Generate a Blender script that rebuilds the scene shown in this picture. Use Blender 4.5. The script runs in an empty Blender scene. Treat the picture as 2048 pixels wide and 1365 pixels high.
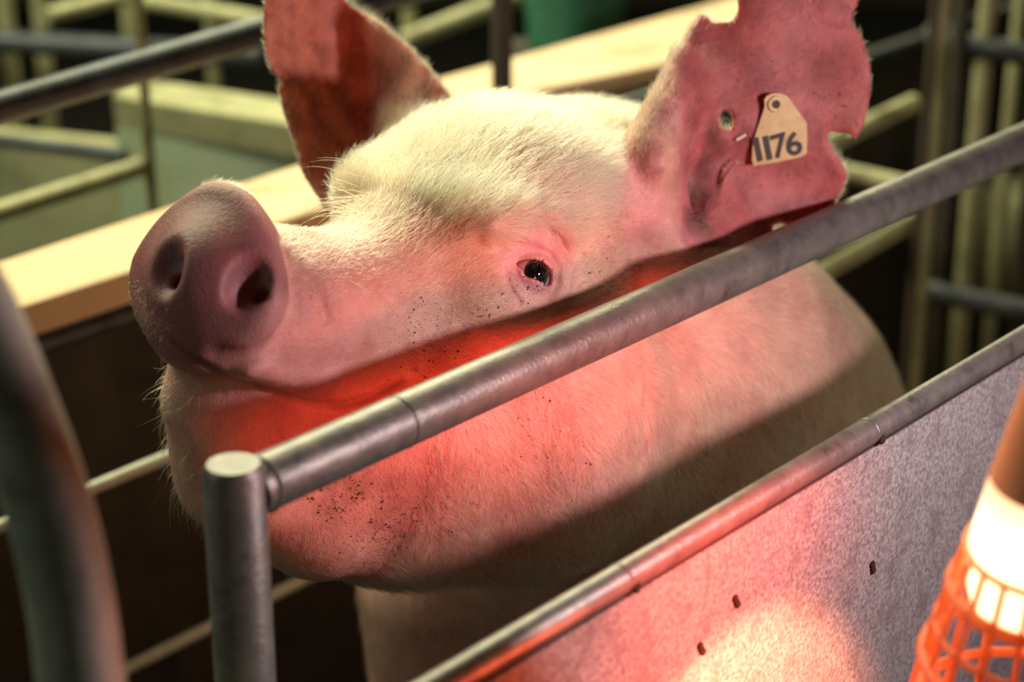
import bpy, math, random
import numpy as np
from mathutils import Vector

# ------------------------------------------------------------------ camera
F = 70.0 / 36.0 * 2048.0            # focal length in pixels of the 2048 x 1365 frame
TH = math.radians(21.7)             # downward pitch
CT, ST = math.cos(TH), math.sin(TH)
CH = 1.5                            # camera height
scene = bpy.context.scene
COL = scene.collection
cam_data = bpy.data.cameras.new('camera')
cam = bpy.data.objects.new('camera', cam_data)
COL.objects.link(cam)
cam.location = (0, 0, CH)
cam.rotation_euler = (math.pi / 2 - TH, 0, 0)
cam_data.lens = 70.0
cam_data.sensor_width = 36.0
cam_data.dof.use_dof = True
cam_data.dof.focus_distance = 1.375
cam_data.dof.aperture_fstop = 3.7
cam_data.clip_start = 0.02
scene.camera = cam

scene.view_settings.view_transform = 'Standard'
scene.view_settings.look = 'None'
scene.view_settings.gamma = 1.0
scene.view_settings.use_curve_mapping = False
scene.view_settings.exposure = 0.0

# ------------------------------------------------------------------ helpers: places
YAW = math.radians(40.6)
DV = np.array([math.sin(YAW), math.cos(YAW), 0.0])     # along the crate
NV = np.array([-math.cos(YAW), math.sin(YAW), 0.0])    # across the crate, away from the camera


def ray(px, py):
    u = (px - 1024.0) / F
    v = (682.5 - py) / F
    return np.array([u, CT + v * ST, -ST + v * CT])


def W(px, py, z):
    return np.array([0, 0, CH]) + ray(px, py) * z


def on_plane(px, py, n):
    r = ray(px, py)
    return np.array([0, 0, CH]) + r * (n / (r @ NV))


def at_height(px, py, h):
    r = ray(px, py)
    return np.array([0, 0, CH]) + r * ((h - CH) / r[2])


def crate(s, n, h):
    return DV * s + NV * n + np.array([0, 0, h])


def cam2world(p):
    p = np.asarray(p)
    return np.stack([p[..., 0], p[..., 2] * CT + p[..., 1] * ST, CH - p[..., 2] * ST + p[..., 1] * CT], -1)


# ------------------------------------------------------------------ world and lamps
world = bpy.data.worlds.new('world')
scene.world = world
world.use_nodes = True
world.node_tree.nodes['Background'].inputs[0].default_value = (0.55, 0.6, 0.42, 1)
world.node_tree.nodes['Background'].inputs[1].default_value = 0.05


def light(name, kind, loc, energy, color, target=None, **kw):
    d = bpy.data.lights.new(name, kind)
    d.energy = energy
    d.color = color
    for k, v in kw.items():
        setattr(d, k, v)
    o = bpy.data.objects.new(name, d)
    COL.objects.link(o)
    o.location = Vector(loc)
    if target is not None:
        o.rotation_euler = (Vector(target) - Vector(loc)).to_track_quat('-Z', 'Y').to_euler()
    return o


HEAD = W(900, 560, 1.42)
# greenish fluorescent tubes under the barn roof, then an added fill light
TUBE = (1.0, 0.97, 0.60)
light('tube_and_fill_light', 'AREA', (-0.75, 2.7, 2.5), 45, TUBE, (-0.1, 1.5, 0.9), shape='RECTANGLE', size=1.3, size_y=0.16)
light('tube_and_fill_light', 'AREA', (0.15, 4.5, 2.6), 66, TUBE, (0.3, 2.8, 0.8), shape='RECTANGLE', size=1.3, size_y=0.16)
light('tube_and_fill_light', 'AREA', (-1.9, 2.5, 2.7), 38, (0.95, 1.0, 0.66), (-1.0, 3.6, 0.3), shape='RECTANGLE', size=1.3, size_y=0.16)
light('tube_and_fill_light', 'AREA', (-2.6, 0.45, 2.0), 6.5, (0.88, 1.0, 0.78), (-0.25, 0.85, 0.9), shape='RECTANGLE', size=1.3, size_y=0.16)  # fill added to brighten the bent pipe, stands for no real tube
# unseen pinkish key light, to the right of the camera
light('lamp_light', 'AREA', crate(1.15, 0.15, 1.20), 5.0, (1.0, 0.80, 0.80), HEAD, shape='DISK', size=0.05)

# ------------------------------------------------------------------ helpers: meshes
def tag(o, label=None, cat=None, group=None, kind=None):
    if label: o['label'] = label
    if cat: o['category'] = cat
    if group: o['group'] = group
    if kind: o['kind'] = kind
    return o


def mesh_obj(name, verts, faces, mat=None, parent=None, smooth=True):
    me = bpy.data.meshes.new(name)
    me.from_pydata([tuple(map(float, v)) for v in verts], [], [tuple(f) for f in faces])
    me.validate()
    if smooth:
        me.polygons.foreach_set('use_smooth', [True] * len(me.polygons))
    if mat: me.materials.append(mat)
    o = bpy.data.objects.new(name, me)
    COL.objects.link(o)
    if parent:
        o.parent = parent
        q, off = parent, Vector((0, 0, 0))
        while q:
            off += q.location; q = q.parent
        o.location = -off
    return o


def thing(name, loc, label, cat, group=None):
    o = bpy.data.objects.new(name, None)
    o.empty_display_size = 0.05
    COL.objects.link(o)
    o.location = Vector(loc)
    return tag(o, label, cat, group)


class MB:
    def __init__(s): s.v, s.f = [], []

    def add(s, v, f):
        b = len(s.v)
        s.v += [np.asarray(q, float) for q in v]
        s.f += [tuple(i + b for i in q) for q in f]
        return s

    def tube(s, pts, r, n=20, cap=True, bev=0.0):
        pts = [np.asarray(p, float) for p in pts]
        rs = list(r) if hasattr(r, '__len__') else [r] * len(pts)
        if bev:
            d0 = pts[1] - pts[0]; d0 /= np.linalg.norm(d0)
            d1 = pts[-1] - pts[-2]; d1 /= np.linalg.norm(d1)
            pts = [pts[0], pts[0] + d0 * bev] + pts[1:-1] + [pts[-1] - d1 * bev, pts[-1]]
            rs = [rs[0] - bev, rs[0]] + rs[1:-1] + [rs[-1], rs[-1] - bev]
        v, f = [], []
        t = pts[1] - pts[0]; t /= np.linalg.norm(t)
        a = np.cross(t, [0, 0, 1.0])
        if np.linalg.norm(a) < 0.1: a = np.cross(t, [1.0, 0, 0])
        a /= np.linalg.norm(a)
        for i, p in enumerate(pts):
            t = pts[min(i + 1, len(pts) - 1)] - pts[max(i - 1, 0)]
            t /= np.linalg.norm(t)
            a = a - t * (a @ t); a /= np.linalg.norm(a)
            b = np.cross(t, a)
            for k in range(n):
                c = 2 * math.pi * k / n
                v.append(p + rs[i] * (math.cos(c) * a + math.sin(c) * b))
        for i in range(len(pts) - 1):
            for k in range(n):
                k2 = (k + 1) % n
                f.append((i * n + k, i * n + k2, (i + 1) * n + k2, (i + 1) * n + k))
        if cap:
            f.append(tuple(range(n))[::-1])
            f.append(tuple((len(pts) - 1) * n + k for k in range(n)))
        return s.add(v, f)

    def hexa(s, c, bev=0.0):
        """box from 8 corners: bottom four, then top four"""
        return s.add(c, [(0, 3, 2, 1), (4, 5, 6, 7), (0, 1, 5, 4), (1, 2, 6, 5), (2, 3, 7, 6), (3, 0, 4, 7)])

    def slab(s, a, b, width, down, wdir=NV):
        """board from a to b: width towards wdir, thickness downwards"""
        a, b = np.asarray(a, float), np.asarray(b, float)
        w = np.asarray(wdir) * width
        z = np.array([0, 0, down])
        return s.hexa([a - z, b - z, b + w - z, a + w - z, a, b, b + w, a + w])

    def ring(s, c, ax, r, rt, n=40, m=10):
        ax = np.asarray(ax, float); ax = ax / np.linalg.norm(ax)
        a = np.cross(ax, [0.3, 1, 0.2]); a /= np.linalg.norm(a)
        b = np.cross(ax, a)
        v, f = [], []
        for i in range(n):
            e = math.cos(2 * math.pi * i / n) * a + math.sin(2 * math.pi * i / n) * b
            for k in range(m):
                q = 2 * math.pi * k / m
                v.append(np.asarray(c) + e * (r + rt * math.cos(q)) + ax * rt * math.sin(q))
        for i in range(n):
            for k in range(m):
                i2, k2 = (i + 1) % n, (k + 1) % m
                f.append((i * m + k, i * m + k2, i2 * m + k2, i2 * m + k))
        return s.add(v, f)

    def lathe(s, c, ax, prof, n=48):
        """prof: list of (distance along ax, radius)"""
        ax = np.asarray(ax, float); ax = ax / np.linalg.norm(ax)
        a = np.cross(ax, [0.3, 1, 0.2]); a /= np.linalg.norm(a)
        b = np.cross(ax, a)
        v, f = [], []
        for h, r in prof:
            for k in range(n):
                q = 2 * math.pi * k / n
                v.append(np.asarray(c) + ax * h + r * (math.cos(q) * a + math.sin(q) * b))
        for i in range(len(prof) - 1):
            for k in range(n):
                k2 = (k + 1) % n
                f.append((i * n + k, (i + 1) * n + k, (i + 1) * n + k2, i * n + k2))
        f.append(tuple(range(n)))
        f.append(tuple((len(prof) - 1) * n + k for k in range(n))[::-1])
        return s.add(v, f)

    def build(s, name, mat=None, parent=None, smooth=True, bevel=0.0, angle=40):
        o = mesh_obj(name, s.v, s.f, mat, parent, smooth)
        if bevel:
            m = o.modifiers.new('bevel', 'BEVEL')
            m.width = bevel; m.segments = 3; m.limit_method = 'ANGLE'; m.angle_limit = math.radians(35)
            m.harden_normals = False
        if smooth:
            sharp_by_angle(o.data, angle)
        return o


def sharp_by_angle(me, deg):
    import bmesh
    bm = bmesh.new(); bm.from_mesh(me)
    lim = math.radians(deg)
    for e in bm.edges:
        if len(e.link_faces) == 2 and e.calc_face_angle(0) > lim:
            e.smooth = False
    bm.to_mesh(me); bm.free()


# ------------------------------------------------------------------ helpers: materials
def lin(*c):
    return tuple(((x / 255) / 12.92 if x / 255 <= 0.04045 else ((x / 255 + 0.055) / 1.055) ** 2.4) for x in c)


class NT:
    def __init__(s, name):
        s.m = bpy.data.materials.new(name)
        s.m.use_nodes = True
        s.t = s.m.node_tree
        s.b = s.t.nodes['Principled BSDF']
        s.out = s.t.nodes['Material Output']

    def n(s, kind, **kw):
        o = s.t.nodes.new('ShaderNode' + kind)
        for k, v in kw.items():
            if k in o.inputs: o.inputs[k].default_value = v
            else: setattr(o, k, v)
        return o

    def l(s, a, b): s.t.links.new(a, b); return s

    def noise(s, scale, detail=4, rough=0.55, vec=None):
        o = s.n('TexNoise', Scale=scale, Detail=detail, Roughness=rough)
        if vec is None:
            if not hasattr(s, 'co'): s.co = s.n('TexCoord').outputs['Object']
            vec = s.co
        s.l(vec, o.inputs['Vector'])
        return o.outputs['Fac']

    def ramp(s, fac, stops):
        o = s.n('ValToRGB')
        e = o.color_ramp.elements
        while len(e) < len(stops): e.new(0.5)
        for q, (p, c) in zip(e, stops):
            q.position = p
            q.color = (*c, 1) if len(c) == 3 else c
        s.l(fac, o.inputs['Fac'])
        return o.outputs['Color']

    def mix(s, fac, a, b, mode='MIX'):
        o = s.n('Mix', data_type='RGBA', blend_type=mode)
        for val, i in ((fac, 0), (a, 6), (b, 7)):
            if hasattr(val, 'is_linked'): s.l(val, o.inputs[i])
            elif i == 0: o.inputs[0].default_value = val
            else: o.inputs[i].default_value = (*val, 1)
        return o.outputs[2]

    def math(s, op, a, b=0.5):
        o = s.n('Math', operation=op)
        for val, i in ((a, 0), (b, 1)):
            if hasattr(val, 'is_linked'): s.l(val, o.inputs[i])
            else: o.inputs[i].default_value = val
        return o.outputs[0]

    def bump(s, h, strength, dist=0.002):
        o = s.n('Bump', Strength=strength, Distance=dist)
        s.l(h, o.inputs['Height'])
        s.l(o.outputs[0], s.b.inputs['Normal'])
        return s


def surface(name, c1, c2, rough=0.55, metal=0.0, scale=40, bump=0.15, dirt=None, dirt_scale=9, dirt_at=(0.55, 0.72), spec=0.5):
    t = NT(name)
    n1 = t.noise(scale)
    col = t.ramp(n1, [(0.3, c1), (0.7, c2)])
    if dirt:
        n2 = t.noise(dirt_scale, 6, 0.65)
        f = t.ramp(n2, [(dirt_at[0], (0, 0, 0)), (dirt_at[1], (1, 1, 1))])
        col = t.mix(f, col, dirt)
    t.l(col, t.b.inputs['Base Color'])
    t.b.inputs['Roughness'].default_value = rough
    t.b.inputs['Metallic'].default_value = metal
    t.b.inputs['Specular IOR Level'].default_value = spec
    n3 = t.noise(scale * 5, 5)
    t.bump(n3, bump, 0.002)
    return t.m


M = {}
M['galv'] = surface('galvanised_pipe', lin(104, 100, 100), lin(140, 134, 128), 0.42, 0.45, 60, 0.25, lin(74, 64, 60), 30)
M['galv_dark'] = surface('weathered_pipe', lin(56, 62, 74), lin(84, 88, 94), 0.45, 0.3, 40, 0.25, lin(48, 42, 34), 16)
M['pipe_paint'] = surface('grey_green_pipe', lin(140, 146, 132), lin(176, 178, 164), 0.6, 0.1, 25, 0.25, lin(84, 76, 70), 16)
M['sheet'] = surface('galvanised_sheet', lin(118, 112, 116), lin(196, 190, 190), 0.6, 0.2, 330, 0.6, lin(122, 108, 104), 45, (0.5, 0.8))
M['board'] = surface('pale_board', lin(222, 186, 146), lin(240, 208, 170), 0.6, 0, 8, 0.1, lin(170, 140, 100), 5)
M['paint'] = surface('pale_painted_rail', lin(150, 148, 110), lin(182, 178, 138), 0.55, 0.1, 25, 0.2, lin(110, 100, 66), 14)
M['concrete'] = surface('pen_wall', lin(150, 150, 120), lin(180, 178, 140), 0.8, 0, 6, 0.3, lin(110, 104, 74), 4)
M['green_wall'] = surface('green_pen_wall', lin(176, 192, 160), lin(200, 212, 182), 0.7, 0, 5, 0.2, lin(196, 186, 130), 4)
M['dark_wall'] = surface('dark_wall', lin(58, 52, 36), lin(80, 72, 48), 0.8, 0, 5, 0.3, lin(34, 30, 22), 4)
M['dark_panel'] = surface('dark_panel', lin(54, 48, 40), lin(72, 64, 52), 0.7, 0, 12, 0.3, lin(40, 34, 26), 7)
M['floor'] = surface('slatted_floor', lin(20, 18, 14), lin(32, 28, 20), 0.8, 0, 20, 0.3, lin(26, 22, 16), 7)
M['seam'] = surface('grime', lin(34, 26, 24), lin(48, 36, 32), 0.9)
M['rod'] = surface('zinc_rod', lin(186, 188, 176), lin(214, 214, 200), 0.5, 0.1, 40, 0.1)
M['rust'] = surface('rust_spot', lin(36, 20, 18), lin(56, 32, 28), 0.9, 0, 200, 0.6)

# ================================================================== THE SOW
# A signed distance field in camera-aligned metres (right, up, away) gives one continuous body surface.
def P(px, py, z):
    return np.array([(px - 1024.0) / F * z, (682.5 - py) / F * z, z])


HO = np.array([-0.049, 0.07, 1.465])
HF = np.array([-0.625, -0.13, -0.77]); HF /= np.linalg.norm(HF)
HL = np.array([0.774, -0.206, -0.599]); HL -= HF * (HL @ HF); HL /= np.linalg.norm(HL)
HW = np.cross(HL, HF); HW = HW if HW[1] > 0 else -HW


def H(f, l, w):
    """head coordinates in millimetres: forward, to the sow's left, up"""
    return HO + (HF * f + HL * l + HW * w) * 0.001


def smin(a, b, k):
    h = np.clip(0.5 + 0.5 * (b - a) / k, 0, 1)
    return b + (a - b) * h - k * h * (1 - h)


def smax(a, b, k): return -smin(-a, -b, k)


def cone(p, a, b, ra, rb):
    ba = b - a
    t = np.clip((p - a) @ ba / (ba @ ba), 0, 1)
    return np.linalg.norm(p - a - t[:, None] * ba, axis=1) - (ra + t * (rb - ra))


def ell(p, c, r, ax=None):
    q = p - c
    if ax is not None: q = q @ np.array(ax).T
    r = np.asarray(r)
    k0 = np.linalg.norm(q / r, axis=1)
    k1 = np.linalg.norm(q / (r * r), axis=1) + 1e-9
    return k0 * (k0 - 1) / k1


def chain(p, pts, k=0.0):
    d = None
    for (a, ra), (b, rb) in zip(pts[:-1], pts[1:]):
        e = cone(p, a, b, ra, rb)
        d = e if d is None else (np.minimum(d, e) if k == 0 else smin(d, e, k))
    return d


def join(p, d, fn, c, R, k):
    """smooth union with a shape known to lie inside the sphere (c, R)"""
    m = np.linalg.norm(p - c, axis=1) - R < d + k
    if m.any():
        d = d.copy(); d[m] = smin(d[m], fn(p[m]), k)
    return d


HAX = (HF, HL, HW)
a_ = math.radians(20)
ND = np.array([-0.44, 0.20, -0.875]); ND /= np.linalg.norm(ND)     # snout disc: normal, left, up
DL = HL - ND * (HL @ ND); DL /= np.linalg.norm(DL)
UD = np.cross(DL, ND); UD = UD if UD[1] > 0 else -UD
DC = H(240, 0, 2)


# --- ears: thin curved sheets given by control points
def tps(ctrl):
    c = np.array(ctrl, float)
    xy = c[:, :2] / 100.0
    d = np.linalg.norm(xy[:, None] - xy[None], axis=2)
    K = np.where(d > 0, d * d * np.log(d + 1e-12), 0) + np.eye(len(c)) * 0.02
    Q = np.hstack([np.ones((len(c), 1)), xy])
    A = np.block([[K, Q], [Q.T, np.zeros((3, 3))]])
    w = np.linalg.solve(A, np.concatenate([c[:, 2], np.zeros(3)]))
    def g(x, y):
        x = x / 100.0; y = y / 100.0
        o = w[-3] + w[-2] * x + w[-1] * y
        for i in range(len(c)):
            r2 = (x - xy[i, 0]) ** 2 + (y - xy[i, 1]) ** 2
            o = o + w[i] * 0.5 * r2 * np.log(r2 + 1e-12)
        return o
    return g


def poly_sd(x, y, poly):
    v = np.array(poly, float)
    d = np.full(x.shape, 1e9); ins = np.zeros(x.shape, bool)
    for i in range(len(v)):
        a, b = v[i], v[(i + 1) % len(v)]
        ex, ey = b - a
        wx, wy = x - a[0], y - a[1]
        t = np.clip((wx * ex + wy * ey) / (ex * ex + ey * ey + 1e-9), 0, 1)
        d = np.minimum(d, (wx - ex * t) ** 2 + (wy - ey * t) ** 2)
        c = ((a[1] <= y) & (b[1] > y)) | ((b[1] <= y) & (a[1] > y))
        with np.errstate(divide='ignore', invalid='ignore'):
            xi = a[0] + (y - a[1]) / (ey if ey else 1e-9) * ex
        ins ^= c & (x < xi)
    d = np.sqrt(d)
    return np.where(ins, -d, d)


def smooth_poly(pts, n=4):
    """Catmull-Rom through the outline; a point given with a third value stays a sharp corner"""
    out = []
    L = len(pts)
    for i in range(L):
        p0, p1, p2, p3 = [np.array(pts[(i + k) % L][:2], float) for k in (-1, 0, 1, 2)]
        if len(pts[i]) > 2: p0 = p1
        if len(pts[(i + 1) % L]) > 2: p3 = p2
        for k in range(n):
            t = k / n
            out.append(0.5 * (2 * p1 + (p2 - p0) * t + (2 * p0 - 5 * p1 + 4 * p2 - p3) * t * t + (3 * p1 - p0 - 3 * p2 + p3) * t ** 3))
    return out


class Sheet:
    ST_ = 4
    def __init__(s, ctrl, outline, th, holes=(), pad=120):
        o = np.array([q[:2] for q in outline], float)
        s.x0, s.y0 = o.min(0) - pad
        x1, y1 = o.max(0) + pad
        gx = np.arange(s.x0, x1, s.ST_); gy = np.arange(s.y0, y1, s.ST_)
        X, Y = np.meshgrid(gx, gy, indexing='ij')
        g = tps(ctrl)
        s.z = g(X, Y)
        sc = s.z / F
        zx, zy = np.gradient(s.z, s.ST_)
        s.sl = np.sqrt(1 + np.minimum((zx / sc) ** 2 + (zy / sc) ** 2, 16))
        d = poly_sd(X, Y, smooth_poly(outline))
        for hx, hy, rx, ry in holes:
            q = np.sqrt(((X - hx) / rx) ** 2 + ((Y - hy) / ry) ** 2)
            d = np.maximum(d, (1 - q) * min(rx, ry))
        s.d = d * sc
        s.th = th
        s.n = X.shape

    def look(s, tab, x, y):
        fx = np.clip((x - s.x0) / s.ST_, 0, s.n[0] - 1.001); fy = np.clip((y - s.y0) / s.ST_, 0, s.n[1] - 1.001)
        i = fx.astype(int); j = fy.astype(int); fx -= i; fy -= j
        return (tab[i, j] * (1 - fx) + tab[i + 1, j] * fx) * (1 - fy) + (tab[i, j + 1] * (1 - fx) + tab[i + 1, j + 1] * fx) * fy

    def __call__(s, p):
        z = np.maximum(p[:, 2], 0.3)
        x = p[:, 0] / z * F + 1024; y = 682.5 - p[:, 1] / z * F
        outx = np.maximum(np.maximum(s.x0 - x, x - (s.x0 + (s.n[0] - 1) * s.ST_)), 0)
        outy = np.maximum(np.maximum(s.y0 - y, y - (s.y0 + (s.n[1] - 1) * s.ST_)), 0)
        dz = np.abs(z - s.look(s.z, x, y)) / s.look(s.sl, x, y)
        d2 = s.look(s.d, x, y) + np.hypot(outx, outy) * z / F
        th = s.th
        q = np.stack([np.maximum(dz - th * 0.4, 0), np.maximum(d2 + th * 0.6, 0)], 1)
        return np.linalg.norm(q, axis=1) - th * 0.6


near_ear = Sheet(
    [(1240, 330, 1.505), (1300, 210, 1.515), (1370, 90, 1.545), (1410, 30, 1.56),
     (1346, 200, 1.497), (1332, 330, 1.490), (1326, 450, 1.512), (1235, 400, 1.520), (1295, 430, 1.512),
     (1390, 200, 1.535), (1378, 340, 1.542), (1378, 450, 1.538),
     (1500, 250, 1.555), (1600, 250, 1.568), (1500, 100, 1.555), (1600, 100, 1.562), (1480, 0, 1.553), (1600, -60, 1.552), (1700, 0, 1.560),
     (1735, 150, 1.565), (1710, 270, 1.572), (1690, 340, 1.582), (1650, 420, 1.594), (1560, 480, 1.580), (1480, 520, 1.566)],
    [(1215, 380), (1262, 290), (1300, 208), (1350, 110), (1388, 42), (1408, 28), (1425, 45), (1442, 44), (1462, 42), (1476, 22), (1481, -15), (1540, -75), (1630, -95),
     (1705, -55), (1717, 0), (1703, 40), (1727, 85), (1740, 140), (1738, 200), (1727, 245), (1712, 279, 1), (1690, 266), (1655, 264, 1), (1656, 282), (1672, 310),
     (1692, 340), (1690, 365), (1672, 402), (1640, 440), (1585, 500), (1490, 535), (1410, 520), (1340, 460), (1290, 410)],
    0.0032, holes=[(1452, 240, 15, 20), (1560, 458, 16, 11)])
far_ear = Sheet(
    [(530, 40, 1.60), (540, 130, 1.60), (570, 230, 1.598), (595, 300, 1.59), (640, 400, 1.572), (672, 450, 1.555),
     (690, -20, 1.665), (712, 90, 1.668), (732, 200, 1.66), (742, 300, 1.635), (705, 400, 1.60),
     (720, -100, 1.66), (760, 50, 1.635), (830, 110, 1.615), (890, 180, 1.60), (905, 215, 1.595), (850, 300, 1.585), (800, 200, 1.62),
     (610, 120, 1.64), (645, 240, 1.637), (560, -80, 1.61)],
    [(528, 60), (533, 110), (548, 146), (562, 158, 1), (557, 178, 1), (568, 225), (590, 290), (608, 345), (640, 398), (662, 440), (700, 500), (820, 480), (930, 330), (918, 225),
     (890, 180), (832, 108), (762, 48), (690, 0), (660, -60), (600, -95), (548, -60), (530, 0)],
    0.003)


def head(p):
    # skull, brow, muzzle
    d = ell(p, H(-48, 0, -4), (0.118, 0.098, 0.088), HAX)
    d = smin(d, cone(p, H(60, 0, -36), H(205, 0, -24), 0.060, 0.0445), 0.05)
    for sgn in (1, -1):
        d = smin(d, ell(p, H(2, 58 * sgn, 34), (0.044, 0.026, 0.022), HAX), 0.03)
        d = smin(d, ell(p, H(-8, 66 * sgn, -28), (0.06, 0.03, 0.036), HAX), 0.03)
        d = smin(d, ell(p, H(150, 30 * sgn, -42), (0.075, 0.024, 0.030), HAX), 0.03)
    # forehead
    d = smin(d, ell(p, H(-78, 0, 52), (0.07, 0.078, 0.045), HAX), 0.05)
    # snout disc
    q = p - DC
    n_, l_, u_ = q @ ND, q @ DL, q @ UD
    l_ = l_ + u_ * 0.10
    up = np.where(u_ > 0, 0.064, 0.046)
    wid = 0.0590 - 0.016 * np.clip(u_ / 0.05, 0, 1.1)
    rr = ((np.abs(l_) / wid) ** 2.2 + (np.abs(u_) / up) ** 2.2) ** (1 / 2.2)
    dr = (rr - 1) * 0.05
    dn = np.abs(n_ + 0.002 + 0.004 * rr ** 2) - 0.011
    d = smin(d, cone(p, H(228, 0, -4), H(175, 0, -20), 0.046, 0.040), 0.03)
    disc = np.minimum(np.maximum(dr + 0.008, dn + 0.008), 0) + np.hypot(np.maximum(dr + 0.008, 0), np.maximum(dn + 0.008, 0)) - 0.008
    d = smin(d, disc, 0.020)
    # upper lip and lower jaw
    d = smin(d, ell(p, H(236, 4, -36), (0.026, 0.034, 0.022), HAX), 0.02)
    jaw = chain(p, [(P(408, 800, 1.335), 0.026), (P(486, 930, 1.365), 0.044), (P(640, 1000, 1.41), 0.052), (P(800, 960, 1.46), 0.076), (P(1000, 920, 1.515), 0.096)], 0.02)
    d = smin(d, jaw, 0.022)
    d = smin(d, cone(p, P(480, 800, 1.35), P(800, 840, 1.42), 0.040, 0.075), 0.03)
    return d


def body0(p):
    # cheek and jowl
    d = ell(p, P(1040, 800, 1.505), (0.10, 0.105, 0.10))
    d = smin(d, cone(p, P(1080, 830, 1.56), P(1400, 800, 1.80), 0.115, 0.145), 0.03)
    # neck, trunk
    d = join(p, d, lambda q: chain(q, [(P(1200, 600, 1.68), 0.145), (P(1300, 730, 1.72), 0.15), (P(1450, 850, 1.90), 0.157)], 0.05), P(1320, 720, 1.76), 0.40, 0.04)
    d = join(p, d, lambda q: chain(q, [(P(1450, 850, 1.90), 0.157), (P(1600, 1150, 2.15), 0.19), (P(1730, 1500, 2.5), 0.215)], 0.05), P(1620, 1150, 2.2), 0.70, 0.03)
    d = join(p, d, lambda q: ell(q, P(1150, 430, 1.62), (0.10, 0.085, 0.09)), P(1150, 430, 1.62), 0.1, 0.05)
    # chest
    d = join(p, d, lambda q: cone(q, P(1100, 1000, 1.74), P(1230, 1250, 1.90), 0.12, 0.15), P(1100, 1120, 1.79), 0.30, 0.06)
    return join(p, d, head, H(90, 0, -40), 0.34, 0.04)


def ears(p, d):
    d = join(p, d, near_ear, P(1480, 240, 1.56), 0.20, 0.022)
    d = join(p, d, lambda q: chain(q, [(P(1345, 500, 1.565), 0.050), (P(1256, 430, 1.535), 0.040), (P(1302, 290, 1.515), 0.016), (P(1362, 130, 1.54), 0.006)]), P(1320, 330, 1.53), 0.17, 0.02)
    d = join(p, d, lambda q: cone(q, P(1388, 385, 1.583), P(1400, 470, 1.590), 0.030, 0.038), P(1396, 425, 1.587), 0.09, 0.015)
    d = join(p, d, far_ear, P(720, 220, 1.62), 0.20, 0.02)
    d = join(p, d, lambda q: cone(q, P(860, 330, 1.60), P(800, 250, 1.63), 0.035, 0.012), P(830, 290, 1.61), 0.08, 0.025)
    return d


FLOORC = None
def to_floor(px, py, z):
    """camera coordinates of the floor point under P(px, py, z)"""
    w_ = cam2world(P(px, py, z))
    q = np.array([w_[0], w_[1], 0.0]) - np.array([0, 0, CH])
    return np.array([q[0], q[1] * ST + q[2] * CT, q[1] * CT - q[2] * ST])


def legs(p, d):
    up = np.array([0, CT, -ST])
    for (px, py, z) in ((890, 1180, 1.76), (1180, 1230, 1.78)):
        top = P(px, py, z); ft = to_floor(px, py, z)
        kn = ft + up * 0.24
        pts = [(top, 0.075), (kn + up * 0.12, 0.05), (kn, 0.042), (ft + up * 0.1, 0.034), (ft + up * 0.035, 0.038)]
        d = join(p, d, lambda q: chain(q, pts, 0.02), (top + ft) / 2, np.linalg.norm(top - ft) / 2 + 0.08, 0.03)
    # hind quarters of the sitting sow: thigh up and forward, hock on the floor
    rump = P(1730, 1500, 2.5)
    dv = np.array([DV[0], DV[1] * ST, DV[1] * CT]); nv = np.array([NV[0], NV[1] * ST, NV[1] * CT])
    dv = np.array([DV[0], -DV[1] * 0 + DV[1] * ST, DV[1] * CT])
    rf = to_floor(1730, 1500, 2.5)
    for sg in (-1, 1):
        hip = rump + nv * 0.12 * sg - up * 0.02
        knee = rf + nv * 0.13 * sg - dv * 0.17 + up * 0.25
        hock = rf + nv * 0.14 * sg + dv * 0.02 + up * 0.05
        foot = rf + nv * 0.14 * sg - dv * 0.20 + up * 0.035
        pts2 = [(hip, 0.085), (knee, 0.065), (hock, 0.042), (foot, 0.034)]
        d = join(p, d, lambda q: chain(q, pts2, 0.02), rf + up * 0.2, 0.55, 0.04)
    return d


def base(p):
    return legs(p, ears(p, body0(p)))


def trace(fn, px, py, z0=1.0, zmax=3.0):
    dr = P(px, py, 1.0); L = np.linalg.norm(dr); dr = dr / L
    t = z0 * L
    for _ in range(120):
        e = fn((dr * t)[None])[0]
        if e < 1e-5: break
        t += e * 0.8
        if t > zmax * L: break
    return dr * t


def T(px, py): return trace(base, px, py)


def grad(fn, p, e=4e-4):
    g = np.empty_like(p)
    for i in range(3):
        o = np.zeros(3); o[i] = e
        g[:, i] = fn(p + o) - fn(p - o)
    return g / (2 * e)


def nrm(fn, p):
    g = grad(fn, p[None])[0]
    return g / np.linalg.norm(g)


# --- landmarks traced on the base surface
MOUTH = [T(*q) for q in ((348, 688), (372, 709), (420, 738), (456, 757), (511, 776), (566, 793), (621, 808), (680, 812), (740, 795), (800, 760))]
EYE = T(1080, 548); EN = nrm(base, EYE)
EX = P(1118, 572, 1.4) - P(1028, 535, 1.4); EX -= EN * (EX @ EN); EX /= np.linalg.norm(EX)
EY = np.cross(EN, EX); EY = EY if EY[1] > 0 else -EY
FEYE = H(0, 0, 0) * 2 - EYE                      # a rough mirror image for the far eye
_m = EYE - HO
FEYE = HO + _m - 2 * HL * (_m @ HL)
ER = 0.0150
EC = EYE - EN * (ER - 0.0015)
NOS_R = trace(base, 494, 560); NOS_L = trace(base, 326, 532)


def grooves(p, d, lines):
    for pts, r, depth, k in lines:
        e = chain(p, [(q, r) for q in pts])
        d = smax(d, -(e - depth), k)
    return d


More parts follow.
